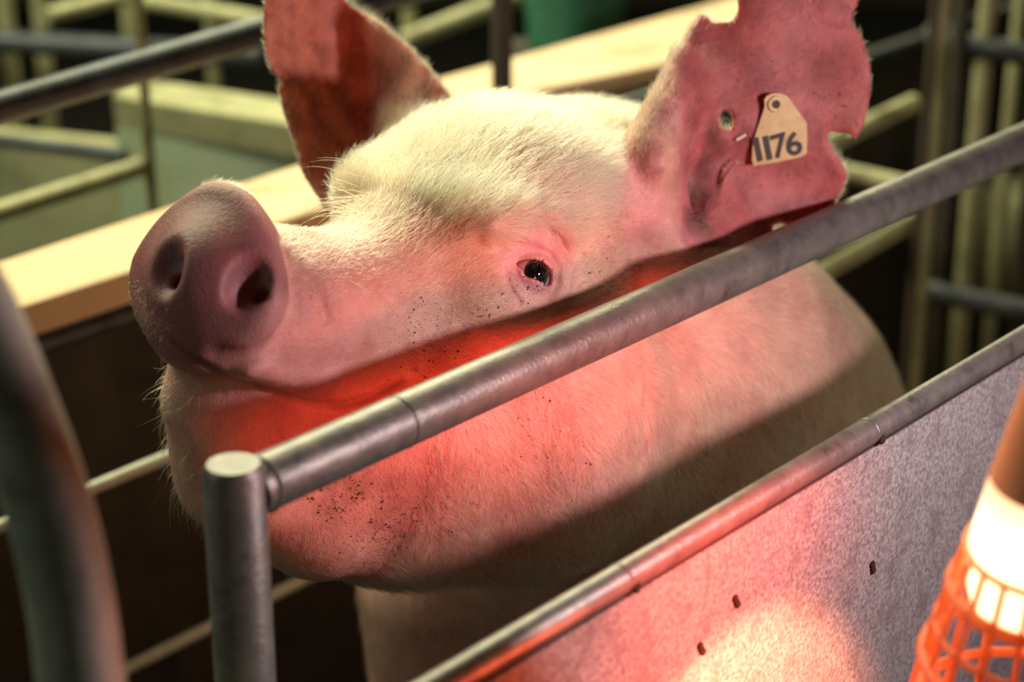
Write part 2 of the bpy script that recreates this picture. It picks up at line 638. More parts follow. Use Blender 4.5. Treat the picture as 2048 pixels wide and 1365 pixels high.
FOLDS = [
    # (points, radius, extra, softness)
    ([T(*q) for q in ((1060, 432), (1095, 446), (1125, 478), (1138, 515), (1142, 550), (1138, 590), (1128, 610))], 0.0007, 0.0, 0.006),
    ([T(*q) for q in ((1013, 545), (1016, 560), (1026, 585), (1040, 605))], 0.0006, 0.0, 0.005),
    ([T(*q) for q in ((1000, 500), (1030, 490), (1062, 494), (1100, 512), (1122, 535))], 0.0002, 0.0, 0.006),
    ([T(*q) for q in ((1120, 560), (1130, 580), (1130, 596))], 0.0003, 0.0, 0.004),
    ([T(*q) for q in ((1290, 700), (1296, 770), (1292, 860), (1280, 940))], 0.001, 0.0, 0.012),
    ([T(*q) for q in ((600, 540), (640, 590), (655, 640))], 0.0006, 0.0, 0.010),
    ([T(*q) for q in ((575, 500), (590, 560), (590, 620), (560, 680), (500, 715), (440, 715))], 0.001, 0.0, 0.016),
]
BUMPS = [
    ([T(*q) for q in ((985, 452), (1040, 422), (1100, 428), (1142, 470))], 0.003, 0.012),
    ([T(*q) for q in ((500, 735), (580, 755), (660, 765))], 0.004, 0.014),
]


def final(p):
    d = base(p)
    near = np.linalg.norm(p - H(120, 20, -20), axis=1) < 0.42
    if near.any():
        q = p[near]; e = d[near]
        for pts, r, k in BUMPS:
            e = smin(e, chain(q, [(a, r) for a in pts]), k)
        e = grooves(q, e, FOLDS)
        # mouth
        e = smax(e, -chain(q, [(a, 0.0016) for a in MOUTH]), 0.005)
        # nostrils
        for c, sl in ((NOS_R, 1), (NOS_L, -1)):
            ax = ND * 0.95 - DL * 0.20 * sl
            ax /= np.linalg.norm(ax)
            lx = DL - ax * (DL @ ax); lx /= np.linalg.norm(lx)
            ux = np.cross(ax, lx)
            tl = math.radians(14 * sl)
            lx, ux = lx * math.cos(tl) + ux * math.sin(tl), ux * math.cos(tl) - lx * math.sin(tl)
            e = smax(e, -ell(q, c - ax * 0.001, (0.0105 if sl < 0 else 0.012, 0.0135 if sl < 0 else 0.0110, 0.0185), (ax, lx, ux)), 0.008)
            tb = c - ax * 0.004 + lx * (0.0085 if sl < 0 else 0.0035) + ux * (0.003 if sl < 0 else -0.001)
            e = smax(e, -chain(q, [(tb - ux * 0.006, 0.0034 if sl < 0 else 0.0052), (tb + ux * 0.005, 0.0042 if sl < 0 else 0.0052), (tb - ax * 0.024 - UD * 0.010, 0.005)]), 0.005)
        # eyes: socket, lids
        for c, n, x, y in ((EC, EN, EX, EY),):
            e = smax(e, -ell(q, c + n * (ER - 0.003), (0.019, 0.011, 0.012), (x, y, n)), 0.012)
            lid = ell(q, c, (ER + 0.0032, ER + 0.0032, ER + 0.0032))
            r_ = q - c
            a, b, dn = r_ @ x, r_ @ y, r_ @ n
            # almond opening between the lids
            a2 = a + 0.002
            up = 0.0082 * (1 - (np.abs(a2) / 0.0172) ** 2) + 0.05 * a2
            lo = -0.0060 * (1 - (np.abs(a2) / 0.0172) ** 2) + 0.05 * a2
            op = np.maximum(b - up, lo - b)
            lid = smax(lid, -(op + np.where(dn > 0, 0, 0.05)), 0.0016)
            e = smin(e, lid, 0.004)
            # ball well
            e = smax(e, -ell(q, c, (ER + 0.0004,) * 3), 0.0014)
        e0 = e
        d[near] = e0
    # ear canal, folded lobe
    d = smax(d, -chain(p, [(P(1612, -20, 1.551), 0.0012), (P(1640, 33, 1.554), 0.0012), (P(1704, 46, 1.557), 0.0012)]), 0.006)
    d = smax(d, -chain(p, [(P(1384, 360, 1.535), 0.004), (P(1374, 410, 1.534), 0.008), (P(1372, 458, 1.530), 0.006)]), 0.010)
    d = smax(d, -chain(p, [(P(1425, 330, 1.536), 0.001), (P(1396, 420, 1.532), 0.004)]), 0.012)
    d = join(p, d, lambda q: chain(q, [(P(1478, 318, 1.5535), 0.0015), (P(1450, 355, 1.5505), 0.002), (P(1432, 430, 1.547), 0.003)]), P(1455, 370, 1.55), 0.045, 0.008)
    return d


# --- surface extraction
def evaluate(fn, lo, hi, vox):
    B = 8
    nb = np.ceil((hi - lo) / (vox * B)).astype(int)
    n = nb * B + 1
    cen = np.stack(np.meshgrid(*[lo[i] + (np.arange(nb[i]) + 0.5) * B * vox for i in range(3)], indexing='ij'), -1).reshape(-1, 3)
    dc = fn(cen)
    V = np.repeat(np.repeat(np.repeat(dc.reshape(nb), B, 0), B, 1), B, 2).astype(np.float32)
    V = np.pad(V, ((0, 1),) * 3, mode='edge')
    act = np.where(np.abs(dc) < vox * B * 1.05 + 0.004)[0]
    off = np.stack(np.meshgrid(*[np.arange(B + 1)] * 3, indexing='ij'), -1).reshape(-1, 3)
    ijk = np.stack(np.unravel_index(act, nb), 1) * B
    idx = (ijk[:, None] + off[None]).reshape(-1, 3)
    flat = np.unique((idx[:, 0] * n[1] + idx[:, 1]) * n[2] + idx[:, 2])
    i = np.stack(np.unravel_index(flat, n), 1)
    Vf = V.reshape(-1)
    for s in range(0, len(flat), 400000):
        Vf[flat[s:s + 400000]] = fn(lo + i[s:s + 400000] * vox)
    return V


def surface_nets(V, lo, vox):
    S = V < 0
    n = np.array(V.shape)
    c = n - 1
    cnt = np.zeros(c, np.int8)
    cor = [(a, b, e) for a in (0, 1) for b in (0, 1) for e in (0, 1)]
    for a, b, e in cor:
        cnt += S[a:a + c[0], b:b + c[1], e:e + c[2]]
    A = np.argwhere((cnt > 0) & (cnt < 8))
    vid = -np.ones(c, np.int32)
    vid[A[:, 0], A[:, 1], A[:, 2]] = np.arange(len(A))
    acc = np.zeros((len(A), 3)); num = np.zeros(len(A))
    vals = {q: V[A[:, 0] + q[0], A[:, 1] + q[1], A[:, 2] + q[2]].astype(float) for q in cor}
    for q in cor:
        for ax in range(3):
            if q[ax]: continue
            r = list(q); r[ax] = 1; r = tuple(r)
            a, b = vals[q], vals[r]
            m = (a < 0) != (b < 0)
            t = np.where(m, a / np.where(a == b, 1, a - b), 0)
            pt = np.array(q, float)[None].repeat(len(A), 0); pt[:, ax] += t
            acc[m] += pt[m]; num[m] += 1
    pos = lo + (A + acc / num[:, None]) * vox
    quads = []
    for ax in range(3):
        o = [(1, 2), (2, 0), (0, 1)][ax]
        s0 = [slice(1, c[k]) for k in range(3)]; s0[ax] = slice(0, c[ax])
        s1 = list(s0); s1[ax] = slice(1, c[ax] + 1)
        a, b = S[tuple(s0)], S[tuple(s1)]
        E = np.argwhere(a != b)
        inside = a[E[:, 0], E[:, 1], E[:, 2]]
        base_ = E.copy()
        for k in range(3):
            if k != ax: base_[:, k] += 1
        def cell(d1, d2):
            w_ = base_.copy(); w_[:, o[0]] += d1; w_[:, o[1]] += d2
            return vid[w_[:, 0], w_[:, 1], w_[:, 2]]
        q = np.stack([cell(-1, -1), cell(0, -1), cell(0, 0), cell(-1, 0)], 1)
        q[~inside] = q[~inside][:, ::-1]
        quads.append(q)
    quads = np.concatenate(quads)
    return pos, quads[(quads >= 0).all(1)]


TET = np.array([(1, -1, -1), (-1, -1, 1), (-1, 1, -1), (1, 1, 1)], float)


def project(fn, p, it=2):
    e = 4e-4
    p = p.copy(); G = np.empty_like(p)
    for _ in range(it):
        for s in range(0, len(p), 200000):
            q = p[s:s + 200000]
            f = [fn(q + k * e) for k in TET]
            g = sum(k[None] * v[:, None] for k, v in zip(TET, f)) / (4 * e)
            d = sum(f) / 4
            st = np.clip(d / np.maximum((g * g).sum(1), 0.2), -0.002, 0.002)
            p[s:s + 200000] = q - g * st[:, None]
            G[s:s + 200000] = g
    return p, G / np.maximum(np.linalg.norm(G, axis=1), 1e-6)[:, None]


LO = np.array([-0.31, -1.15, 1.2]); HI = np.array([0.85, 0.34, 3.05])
VOX = 0.0030
V_ = evaluate(final, LO, HI, VOX)
pv, pq = surface_nets(V_, LO, VOX)
del V_
pv, pn = project(final, pv, 1)


def refine(v, q, mask):
    """split the chosen quads in four; neighbours become n-gons"""
    sel = q[mask]; rest = q[~mask]
    e = np.concatenate([np.stack([sel[:, i], sel[:, (i + 1) % 4]], 1) for i in range(4)])
    es = np.sort(e, 1)
    N = len(v)
    key = es[:, 0].astype(np.int64) * N + es[:, 1]
    uk, inv = np.unique(key, return_inverse=True)
    mid = (v[uk // N] + v[uk % N]) / 2
    ctr = v[sel].mean(1)
    m = inv.reshape(4, -1).T + N
    cid = np.arange(len(sel)) + N + len(mid)
    nq = np.concatenate([np.stack([sel[:, i], m[:, i], cid, m[:, (i + 3) % 4]], 1) for i in range(4)])
    v2 = np.concatenate([v, mid, ctr])
    ngon = []
    rk = []
    for i in range(4):
        a = np.stack([rest[:, i], rest[:, (i + 1) % 4]], 1); a = np.sort(a, 1)
        k = a[:, 0].astype(np.int64) * N + a[:, 1]
        j = np.searchsorted(uk, k); j = np.minimum(j, len(uk) - 1)
        rk.append(np.where(uk[j] == k, j + N, -1))
    rk = np.stack(rk, 1)
    plain = (rk < 0).all(1)
    for f, r in zip(rest[~plain], rk[~plain]):
        g = []
        for i in range(4):
            g.append(int(f[i]))
            if r[i] >= 0: g.append(int(r[i]))
        ngon.append(g)
    return v2, nq, rest[plain], ngon


ctr = pv[pq].mean(1)
hm = (np.linalg.norm(ctr - H(110, 20, -10), axis=1) < 0.25) & (ctr[:, 2] < 1.56)
pv2, q_f, q_c, q_n = refine(pv, pq, hm)
em = np.linalg.norm(pv2[q_f].mean(1) - EYE, axis=1) < 0.028
pv2, q_e, q_f, q_n2 = refine(pv2, q_f, em)
q_f = np.concatenate([q_f, q_e]); q_n = q_n + q_n2
pv2, pn2 = project(final, pv2, 2)


# --- skin colours, with some shade and ear glow put into them
def blend(col, p, c, r, rgb, s, axes=None):
    d = np.linalg.norm((p - c) if axes is None else (p - c) @ np.array(axes).T, axis=1) / r
    w_ = np.clip(1.25 - d, 0, 1); w_ = (w_ * w_ * (3 - 2 * w_) * s)[:, None]
    return col * (1 - w_) + np.array(lin(*rgb)) * w_


skin = np.tile(np.array(lin(222, 176, 160)), (len(pv2), 1))
earz = np.minimum(np.abs(near_ear(pv2)), np.abs(far_ear(pv2)))
skin_dirt = np.zeros(len(pv2))


def S3(px, py): return trace(final, px, py)


for (px, py), r, rgb, s in [
    ((1100, 250), 0.12, (222, 186, 150), 0.8), ((900, 400), 0.10, (222, 186, 150), 0.7),
    ((1050, 520), 0.035, (222, 168, 172), 0.8), ((1095, 470), 0.03, (222, 170, 172), 0.7), ((1085, 430), 0.014, (206, 130, 126), 0.7), ((1036, 528), 0.006, (206, 90, 96), 0.8),
    ((700, 580), 0.07, (224, 164, 152), 0.8), ((600, 760), 0.07, (222, 140, 140), 0.7),
    ((1000, 930), 0.12, (224, 160, 150), 0.8), ((1250, 450), 0.05, (222, 160, 150), 0.5),
    ((1250, 1000), 0.07, (214, 176, 168), 0.6),
]:
    skin = blend(skin, pv2, S3(px, py), r, rgb, s)
# snout disc: own mauve, with the shade of its turned-away face put in
dd = pv2 - DC
rd = np.sqrt((dd @ DL / 0.058) ** 2 + (dd @ UD / 0.055) ** 2 + (np.minimum(dd @ ND + 0.012, 0) / 0.010) ** 2)
w_ = np.clip((1.25 - rd) / 0.3, 0, 1)[:, None] * 0.9
skin = skin * (1 - w_) + np.array(lin(146, 90, 100)) * w_
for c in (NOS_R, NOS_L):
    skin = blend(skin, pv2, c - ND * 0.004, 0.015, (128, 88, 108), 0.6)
    skin = blend(skin, pv2, c - ND * 0.022, 0.017, (60, 34, 44), 0.95)  # shade inside the nostril holes put into the colour
# ears
we = np.clip((0.012 - earz) / 0.006, 0, 1)
fe = np.abs(far_ear(pv2)) < np.abs(near_ear(pv2))
pxv = pv2[:, 0] / pv2[:, 2] * F + 1024; pyv = 682.5 - pv2[:, 1] / pv2[:, 2] * F
front = (pn2[:, 2] < 0)
wfill = (np.linalg.norm(pv2 - P(1425, 390, 1.55), axis=1) < 0.062) * (pyv < 500)
win = np.maximum(we, wfill) * (front & (~fe) & (pxv > 1345)) * np.clip((pxv - 1340) / 30, 0, 1)
skin = skin * (1 - win[:, None]) + np.array(lin(190, 106, 108)) * win[:, None]
wif = we * (front & fe & (pxv < 760)) * np.clip((745 - pxv) / 30, 0, 1)
skin = skin * (1 - wif[:, None] * 0.9) + np.array(lin(212, 130, 104)) * wif[:, None] * 0.9
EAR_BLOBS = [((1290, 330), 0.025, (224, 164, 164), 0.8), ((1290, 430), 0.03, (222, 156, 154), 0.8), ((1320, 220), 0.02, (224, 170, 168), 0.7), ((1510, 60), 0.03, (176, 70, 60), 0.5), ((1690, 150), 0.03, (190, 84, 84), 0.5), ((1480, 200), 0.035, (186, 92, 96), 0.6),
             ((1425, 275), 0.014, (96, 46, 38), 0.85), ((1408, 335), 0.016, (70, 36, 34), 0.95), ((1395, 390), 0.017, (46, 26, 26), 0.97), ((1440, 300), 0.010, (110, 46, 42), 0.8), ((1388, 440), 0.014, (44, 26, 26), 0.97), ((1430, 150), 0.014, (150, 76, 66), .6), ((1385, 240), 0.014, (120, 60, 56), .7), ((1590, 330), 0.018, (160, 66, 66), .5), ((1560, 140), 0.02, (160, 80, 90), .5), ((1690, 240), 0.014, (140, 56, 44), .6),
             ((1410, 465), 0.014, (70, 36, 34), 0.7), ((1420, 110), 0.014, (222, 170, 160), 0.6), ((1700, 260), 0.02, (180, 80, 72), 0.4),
             ((700, 40), 0.02, (186, 92, 50), 0.7), ((720, 120), 0.02, (180, 80, 50), 0.6), ((735, 230), 0.02, (190, 84, 50), 0.6), ((740, 310), 0.02, (150, 84, 54), 0.7)]  # last four: orange glow of light through the far ear, painted in
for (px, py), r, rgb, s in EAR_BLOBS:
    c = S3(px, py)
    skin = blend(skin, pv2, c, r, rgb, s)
# mouth line with the shade of its crease painted in, and eye rims
dm = chain(pv2, [(a, 0.0) for a in MOUTH])
w_ = np.clip(1 - dm / 0.004, 0, 1)[:, None] * 0.85
skin = skin * (1 - w_) + np.array(lin(84, 52, 54)) * w_
de = np.linalg.norm(pv2 - EC, axis=1)
w_ = np.clip(1 - np.abs(de - ER - 0.001) / 0.005, 0, 1)[:, None] * 0.7
skin = skin * (1 - w_) + np.array(lin(226, 150, 156)) * w_
# grime
for (px, py), r, s in [((680, 990), 0.03, 1.0), ((770, 1060), 0.04, .8), ((1060, 850), 0.05, .6), ((1010, 800), 0.04, .4), ((930, 1000), 0.05, .6), ((860, 690), 0.05, .7), ((1030, 600), 0.04, .6), ((950, 640), 0.03, .5),
                       ((880, 350), 0.05, .5), ((1200, 520), 0.05, .5), ((1300, 560), 0.04, .5), ((1480, 160), 0.05, .5), ((1680, 180), 0.04, .6), ((800, 290), 0.04, .7), ((1150, 900), 0.06, .5), ((620, 560), 0.03, .3), ((1230, 420), 0.05, .5)]:
    d = np.linalg.norm(pv2 - S3(px, py), axis=1) / r
    skin_dirt = np.maximum(skin_dirt, np.clip(1.3 - d, 0, 1) * s)


def skin_material():
    t = NT('sow_skin')
    at = t.n('Attribute', attribute_name='skin')
    dt = t.n('Attribute', attribute_name='dirt')
    n1 = t.noise(55, 6, 0.6)
    col = t.mix(t.ramp(n1, [(0.35, (0, 0, 0)), (0.72, (0.42, 0.42, 0.42))]), at.outputs['Color'], lin(196, 112, 104), 'MIX')
    n2 = t.noise(420, 3, 0.6)
    sp = t.ramp(n2, [(0.60, (0, 0, 0)), (0.68, (1, 1, 1))])
    n3 = t.noise(60, 5, 0.65)
    m = t.math('MULTIPLY', dt.outputs['Fac'], t.ramp(n3, [(0.42, (0, 0, 0)), (0.62, (1, 1, 1))]))
    col = t.mix(t.math('MULTIPLY', m, 0.45), col, lin(140, 92, 62))
    col = t.mix(t.math('MULTIPLY', t.math('MULTIPLY', sp, dt.outputs['Fac']), 0.9), col, lin(70, 40, 30))
    n4 = t.noise(900, 2, 0.5)
    sp2 = t.ramp(n4, [(0.70, (0, 0, 0)), (0.76, (1, 1, 1))])
    col = t.mix(t.math('MULTIPLY', sp2, 0.5), col, lin(110, 66, 50))
    n5 = t.noise(26, 5, 0.62)
    col = t.mix(t.ramp(n5, [(0.45, (0, 0, 0)), (0.70, (0.40, 0.40, 0.40))]), col, lin(170, 84, 80), 'MULTIPLY')
    tn = t.n('Attribute', attribute_name='thin')
    n6 = t.noise(38, 6, 0.65)
    col = t.mix(t.math('MULTIPLY', tn.outputs['Fac'], t.ramp(n6, [(0.44, (0, 0, 0)), (0.66, (0.75, 0.75, 0.75))])), col, lin(140, 58, 56))
    t.l(col, t.b.inputs['Base Color'])
    t.b.inputs['Roughness'].default_value = 0.5
    t.b.inputs['Specular IOR Level'].default_value = 0.4
    t.l(t.math('ADD', t.math('MULTIPLY', tn.outputs['Fac'], 0.5), 0.35), t.b.inputs['Subsurface Weight'])
    t.l(t.math('ADD', t.math('MULTIPLY', tn.outputs['Fac'], 0.006), 0.006), t.b.inputs['Subsurface Scale'])
    t.b.inputs['Subsurface Radius'].default_value = (1.0, 0.3, 0.18)
    v = t.n('TexVoronoi', Scale=520.0); t.l(t.co, v.inputs['Vector'])
    h = t.math('ADD', t.math('MULTIPLY', v.outputs['Distance'], 0.5), t.noise(160, 6, 0.7))
    t.bump(h, 0.35, 0.0016)
    return t.m


M['skin'] = skin_material()
me = bpy.data.meshes.new('sow')
polys = [q_f, q_c]
loops = np.concatenate([q_f.reshape(-1), q_c.reshape(-1), np.array([i for g in q_n for i in g], dtype=int)])
tot = np.concatenate([np.full(len(q_f) + len(q_c), 4), np.array([len(g) for g in q_n], int)])
start = np.concatenate([[0], np.cumsum(tot)[:-1]])
wv = cam2world(pv2)
ORG = cam2world(to_floor(1150, 900, 1.75)); ORG[2] = 0
me.vertices.add(len(wv)); me.vertices.foreach_set('co', (wv - ORG).astype(np.float32).ravel())
me.loops.add(len(loops)); me.loops.foreach_set('vertex_index', loops.astype(np.int32))
me.polygons.add(len(tot)); me.polygons.foreach_set('loop_start', start.astype(np.int32)); me.polygons.foreach_set('loop_total', tot.astype(np.int32))
me.update(calc_edges=True)
me.validate()
me.polygons.foreach_set('use_smooth', np.ones(len(tot), bool))
ca = me.color_attributes.new('skin', 'FLOAT_COLOR', 'POINT')
ca.data.foreach_set('color', np.hstack([skin, np.ones((len(skin), 1))]).astype(np.float32).ravel())
da = me.attributes.new('dirt', 'FLOAT', 'POINT')
da.data.foreach_set('value', skin_dirt.astype(np.float32))
th_ = me.attributes.new('thin', 'FLOAT', 'POINT')
th_.data.foreach_set('value', (np.clip((0.004 - earz) / 0.003, 0, 1) * (pv2[:, 1] > P(0, 470, 1.55)[1])).astype(np.float32))
me.materials.append(M['skin'])
sow = bpy.data.objects.new('sow', me)
COL.objects.link(sow)
sow.location = Vector(ORG)
tag(sow, 'pale pink sow with raised snout and notched ears behind the crate rail', 'pig')
print('sow', len(wv), len(tot))

# --- eyes
t = NT('sow_eye')
lw = t.n('TexCoord').outputs['Object']
vm = t.n('VectorMath', operation='LENGTH'); 
sx = t.n('SeparateXYZ'); t.l(lw, sx.inputs[0])
rad = t.math('POWER', t.math('ADD', t.math('MULTIPLY', sx.outputs[0], sx.outputs[0]), t.math('MULTIPLY', sx.outputs[1], sx.outputs[1])), 0.5)
col = t.ramp(t.math('DIVIDE', rad, ER), [(0.0, (0.004, 0.003, 0.004)), (0.52, (0.005, 0.004, 0.005)), (0.58, (0.02, 0.011, 0.009)), (0.66, (0.03, 0.016, 0.014)), (0.72, lin(200, 160, 164)), (1.0, lin(205, 150, 148))])
t.l(col, t.b.inputs['Base Color'])
t.b.inputs['Roughness'].default_value = 0.04
t.b.inputs['Coat Weight'].default_value = 1.0
t.b.inputs['Coat Roughness'].default_value = 0.02
M['eye'] = t.m


def eyeball(c, n):
    mb = MB()
    prof = [(ER * math.cos(a), max(ER * math.sin(a), 1e-5)) for a in np.linspace(0, math.pi, 25)]
    mb.lathe((0, 0, 0), (0, 0, 1), prof[::-1], 40)
    o = mb.build('eye', M['eye'], None, angle=180)
    o.parent = sow
    nw = cam2world(c + n) - cam2world(c)
    o.rotation_euler = Vector(nw).to_track_quat('Z', 'Y').to_euler()
    o.location = Vector(cam2world(c) - ORG)
    o['label'] = 'dark glossy eye'
    return o


eyeball(EC, EN + EX * -0.10)
# ------------------------------------------------------------------ hair
def world_dir(v): return np.stack([v[..., 0], v[..., 2] * CT + v[..., 1] * ST, -v[..., 2] * ST + v[..., 1] * CT], -1)


rng = np.random.default_rng(7)


def hair_material(name, root, tip, rough=0.35):
    t = NT(name)
    hi = t.n('HairInfo')
    c = t.ramp(hi.outputs['Random'], [(0.0, root), (0.25, root), (0.6, tip), (1.0, tuple(min(1, k * 1.15) for k in tip))])
    h = t.t.nodes.new('ShaderNodeBsdfHairPrincipled')
    h.parametrization = 'COLOR'
    t.l(c, h.inputs['Color'])
    h.inputs['Roughness'].default_value = rough
    h.inputs['Radial Roughness'].default_value = 0.5
    t.l(h.outputs[0], t.out.inputs['Surface'])
    return t.m


M['hair'] = hair_material('pale_bristle', lin(180, 152, 106), lin(236, 219, 176))
M['hair_brown'] = hair_material('tan_bristle', lin(176, 128, 84), lin(206, 164, 112))


def hair_object(name, roots, normals, dirs, lengths, radii, mat, lift=0.35, curl=0.3, npts=5, clump=0.25, droop=0.0):
    """roots, normals, dirs in camera axes; strands leave the skin at a low angle and bend"""
    n = len(roots)
    tdir = dirs - normals * (dirs * normals).sum(1)[:, None]
    tdir /= np.maximum(np.linalg.norm(tdir, axis=1), 1e-6)[:, None]
    side = np.cross(normals, tdir)
    lift = np.broadcast_to(lift, (n,)) * (1 + 0.5 * rng.standard_normal(n))
    sw = clump * rng.standard_normal(n)
    base_ = tdir * np.cos(sw)[:, None] + side * np.sin(sw)[:, None]
    cb = curl * rng.standard_normal(n)
    pts = np.zeros((n, npts, 3)); pts[:, 0] = roots - normals * 0.0004
    seg = lengths / (npts - 1)
    for k in range(1, npts):
        f = k / (npts - 1)
        d = base_ + normals * (lift * (1.1 - 0.8 * f))[:, None] + side * (cb * f)[:, None]
        d = d + np.array([0, -1.0, 0]) * (droop * f)
        d /= np.linalg.norm(d, axis=1)[:, None]
        pts[:, k] = pts[:, k - 1] + d * seg[:, None]
    hc = bpy.data.hair_curves.new(name)
    hc.add_curves([npts] * n)
    wp = (cam2world(pts.reshape(-1, 3)) - ORG).astype(np.float32)
    hc.position_data.foreach_set('vector', wp.ravel())
    ra = hc.attributes.get('radius') or hc.attributes.new('radius', 'FLOAT', 'POINT')
    prof = np.linspace(1, 0.25, npts)
    ra.data.foreach_set('value', (radii[:, None] * prof[None]).astype(np.float32).ravel())
    hc.materials.append(mat)
    o = bpy.data.objects.new(name, hc)
    COL.objects.link(o)
    o.parent = sow
    o['kind'] = 'stuff'
    return o


# candidate roots: face centres of the mesh in view
allq = np.concatenate([q_f, q_c])
fc = pv2[allq].mean(1)
fn_ = pn2[allq].mean(1); fn_ /= np.linalg.norm(fn_, axis=1)[:, None]
ar = np.linalg.norm(np.cross(pv2[allq[:, 2]] - pv2[allq[:, 0]], pv2[allq[:, 3]] - pv2[allq[:, 1]]), axis=1) / 2
fx = fc[:, 0] / fc[:, 2] * F + 1024; fy = 682.5 - fc[:, 1] / fc[:, 2] * F
hf = (fc - HO) @ HF * 1000; hl = (fc - HO) @ HL * 1000; hw = (fc - HO) @ HW * 1000
ear_d = np.minimum(np.abs(near_ear(fc)), np.abs(far_ear(fc)))
on_ear = ear_d < 0.007
inner = (win[allq].mean(1) > 0.3) | (wif[allq].mean(1) > 0.3)
disc_r = rd[allq].mean(1)
d_eye = np.linalg.norm(fc - EC, axis=1)
d_mouth = chain(fc, [(a, 0.0) for a in MOUTH])
inview = (fx > -150) & (fx < 2200) & (fy > -120) & (fy < 1450) & (fn_[:, 2] < 0.35)
# density per square metre, strand length, direction
up3 = np.array([0, 1.0, 0])
dens = np.full(len(fc), 4.0e5)
leng = np.full(len(fc), 0.011)
back = -HF * 1.0 + HW * 0.15
down = np.array([0.35, -0.75, 0.3])
dirs = np.tile(back, (len(fc), 1))
# forehead and crown: long, dense, combed back
top = np.clip((hw - 12) / 25, 0, 1) * (hf < 60)
dens *= 1 + 0.5 * top
leng += 0.009 * top
# muzzle: short
mz = np.clip((hf - 70) / 70, 0, 1)
leng = leng * (1 - mz) + 0.0055 * mz
bridge = mz * np.clip((hw - 5) / 15, 0, 1)
dens *= 1 + 0.8 * bridge
# cheeks and jowl: lower hairs hang down and back
low = np.clip((-hw - 20) / 80, 0, 1)
dirs = dirs * (1 - low[:, None]) + down * low[:, None]
leng += 0.006 * low
dens *= 1 - 0.35 * np.clip((-hw - 5) / 30, 0, 1) * (hf > -150)
dens[d_eye < 0.036] *= 0.14; dens[d_eye < 0.017] = 0
leng[d_eye < 0.032] *= 0.5
dens[d_mouth < 0.004] = 0
dens[disc_r < 1.12] = 0
chn = (hf > 110) & (hw < -40)
dens[chn] *= 0.5; leng[chn] = 0.006
leng[on_ear] = 0.007
dens[on_ear & ~inner] = 4e5
dens[on_ear & inner] = 1.2e5
dens[win[allq].mean(1) > 0.3] = 3e4
lip_ = (fx > 1228) & (fx < 1352) & (fy > 60) & (fy < 500) & (fc[:, 2] < 1.57)
dens[lip_] *= np.clip(0.22 + np.abs(fx[lip_] - 1300) / 400, 0.22, 0.45); leng[lip_] = 0.006
ear_out = up3[None] * 0.8 + np.array([0.2, 0, 0.2])[None]
dirs[on_ear] = ear_out
# patches of thicker and thinner coat
pn_ = np.sin(fc[:, 0] * 61 + 1) * np.sin(fc[:, 1] * 73 + 2) + np.sin(fc[:, 2] * 83 + fc[:, 0] * 40)
dens *= 1 + 0.25 * pn_
dens[~inview] = 0
far_body = fc[:, 2] > 1.62
dens[far_body] *= 0.6
lam = np.clip(dens, 0, None) * ar
cnt = rng.poisson(lam)
pick = np.repeat(np.arange(len(fc)), cnt)
b_ = rng.random((len(pick), 2))
A_, B_, C_, D_ = (pv2[allq[pick, k]] for k in range(4))
roots = (A_ * (1 - b_[:, :1]) + B_ * b_[:, :1]) * (1 - b_[:, 1:]) + (D_ * (1 - b_[:, :1]) + C_ * b_[:, :1]) * b_[:, 1:]
jit = 0.75 + 0.5 * rng.random(len(pick))
swirl = np.sin(roots[:, 0] * 90 + roots[:, 1] * 60)[:, None] * np.array([0.25, 0.1, 0])[None]
print('hairs', len(pick))
hair_object('hair_coat', roots, fn_[pick], dirs[pick] + swirl, leng[pick] * jit, np.where(mz[pick] > 0.5, 0.00010, 0.00012 + 0.00005 * top[pick]), M['hair'], lift=0.30 + 0.25 * top[pick] + 0.5 * (bridge[pick]), curl=0.35, clump=0.28)

# bristles on the snout disc edge, chin and ear rims
def scatter(mask, n):
    w_ = ar * mask
    w_ = w_ / w_.sum()
    i = rng.choice(len(fc), n, p=w_)
    return i


i = scatter(((disc_r < 1.25) & (fx < 420) & (fy > 560)).astype(float) * np.clip((fy - 520) / 120, 0.1, 1) * np.clip((400 - fx) / 120, 0.05, 1), 1300)
hair_object('snout_bristles', fc[i], fn_[i], np.tile(np.array([-0.2, -0.4, 0]), (len(i), 1)), 0.0012 + 0.0014 * rng.random(len(i)), np.full(len(i), 0.00009), M['hair'], lift=1.6, curl=0.2, clump=0.5)
chin = ((hf > 140) & (hw < -52) & (fx < 520) & (fn_[:, 2] < 0.5)).astype(float) * np.clip((560 - fx) / 160, 0.05, 1)
i = scatter(chin, 420)
hair_object('chin_bristles', fc[i], fn_[i], np.tile(np.array([-0.25, -1.0, 0.1]), (len(i), 1)), 0.010 + 0.010 * rng.random(len(i)), np.full(len(i), 0.00013), M['hair'], lift=0.8, curl=0.6, clump=0.5)
rim = (on_ear & (np.abs(np.where(on_ear, 1, 0)) > 0)).astype(float)
sd_n = near_ear.look(near_ear.d, fx, fy); sd_f = far_ear.look(far_ear.d, fx, fy)
rimw = ((np.abs(sd_n) < 0.004) & (np.abs(near_ear(fc)) < 0.005) & (fy < 480)) | ((np.abs(sd_f) < 0.004) & (np.abs(far_ear(fc)) < 0.005) & (fy < 420))
i = scatter(rimw.astype(float), 6500)
cen_n = P(1480, 300, 1.57); cen_f = P(740, 300, 1.62)
near_side = fx[i] > 1050
dd_ = np.where(near_side[:, None], fc[i] - cen_n, fc[i] - cen_f); dd_ = dd_ / np.linalg.norm(dd_, axis=1)[:, None] + np.array([0, 0.4, 0])
hair_object('ear_fringe', fc[i], dd_ / np.linalg.norm(dd_, axis=1)[:, None], np.tile(np.array([0.1, 1, 0.0]), (len(i), 1)), 0.004 + 0.008 * rng.random(len(i)), np.full(len(i), 0.00011), M['hair'], lift=1.2, curl=0.3, clump=0.5)

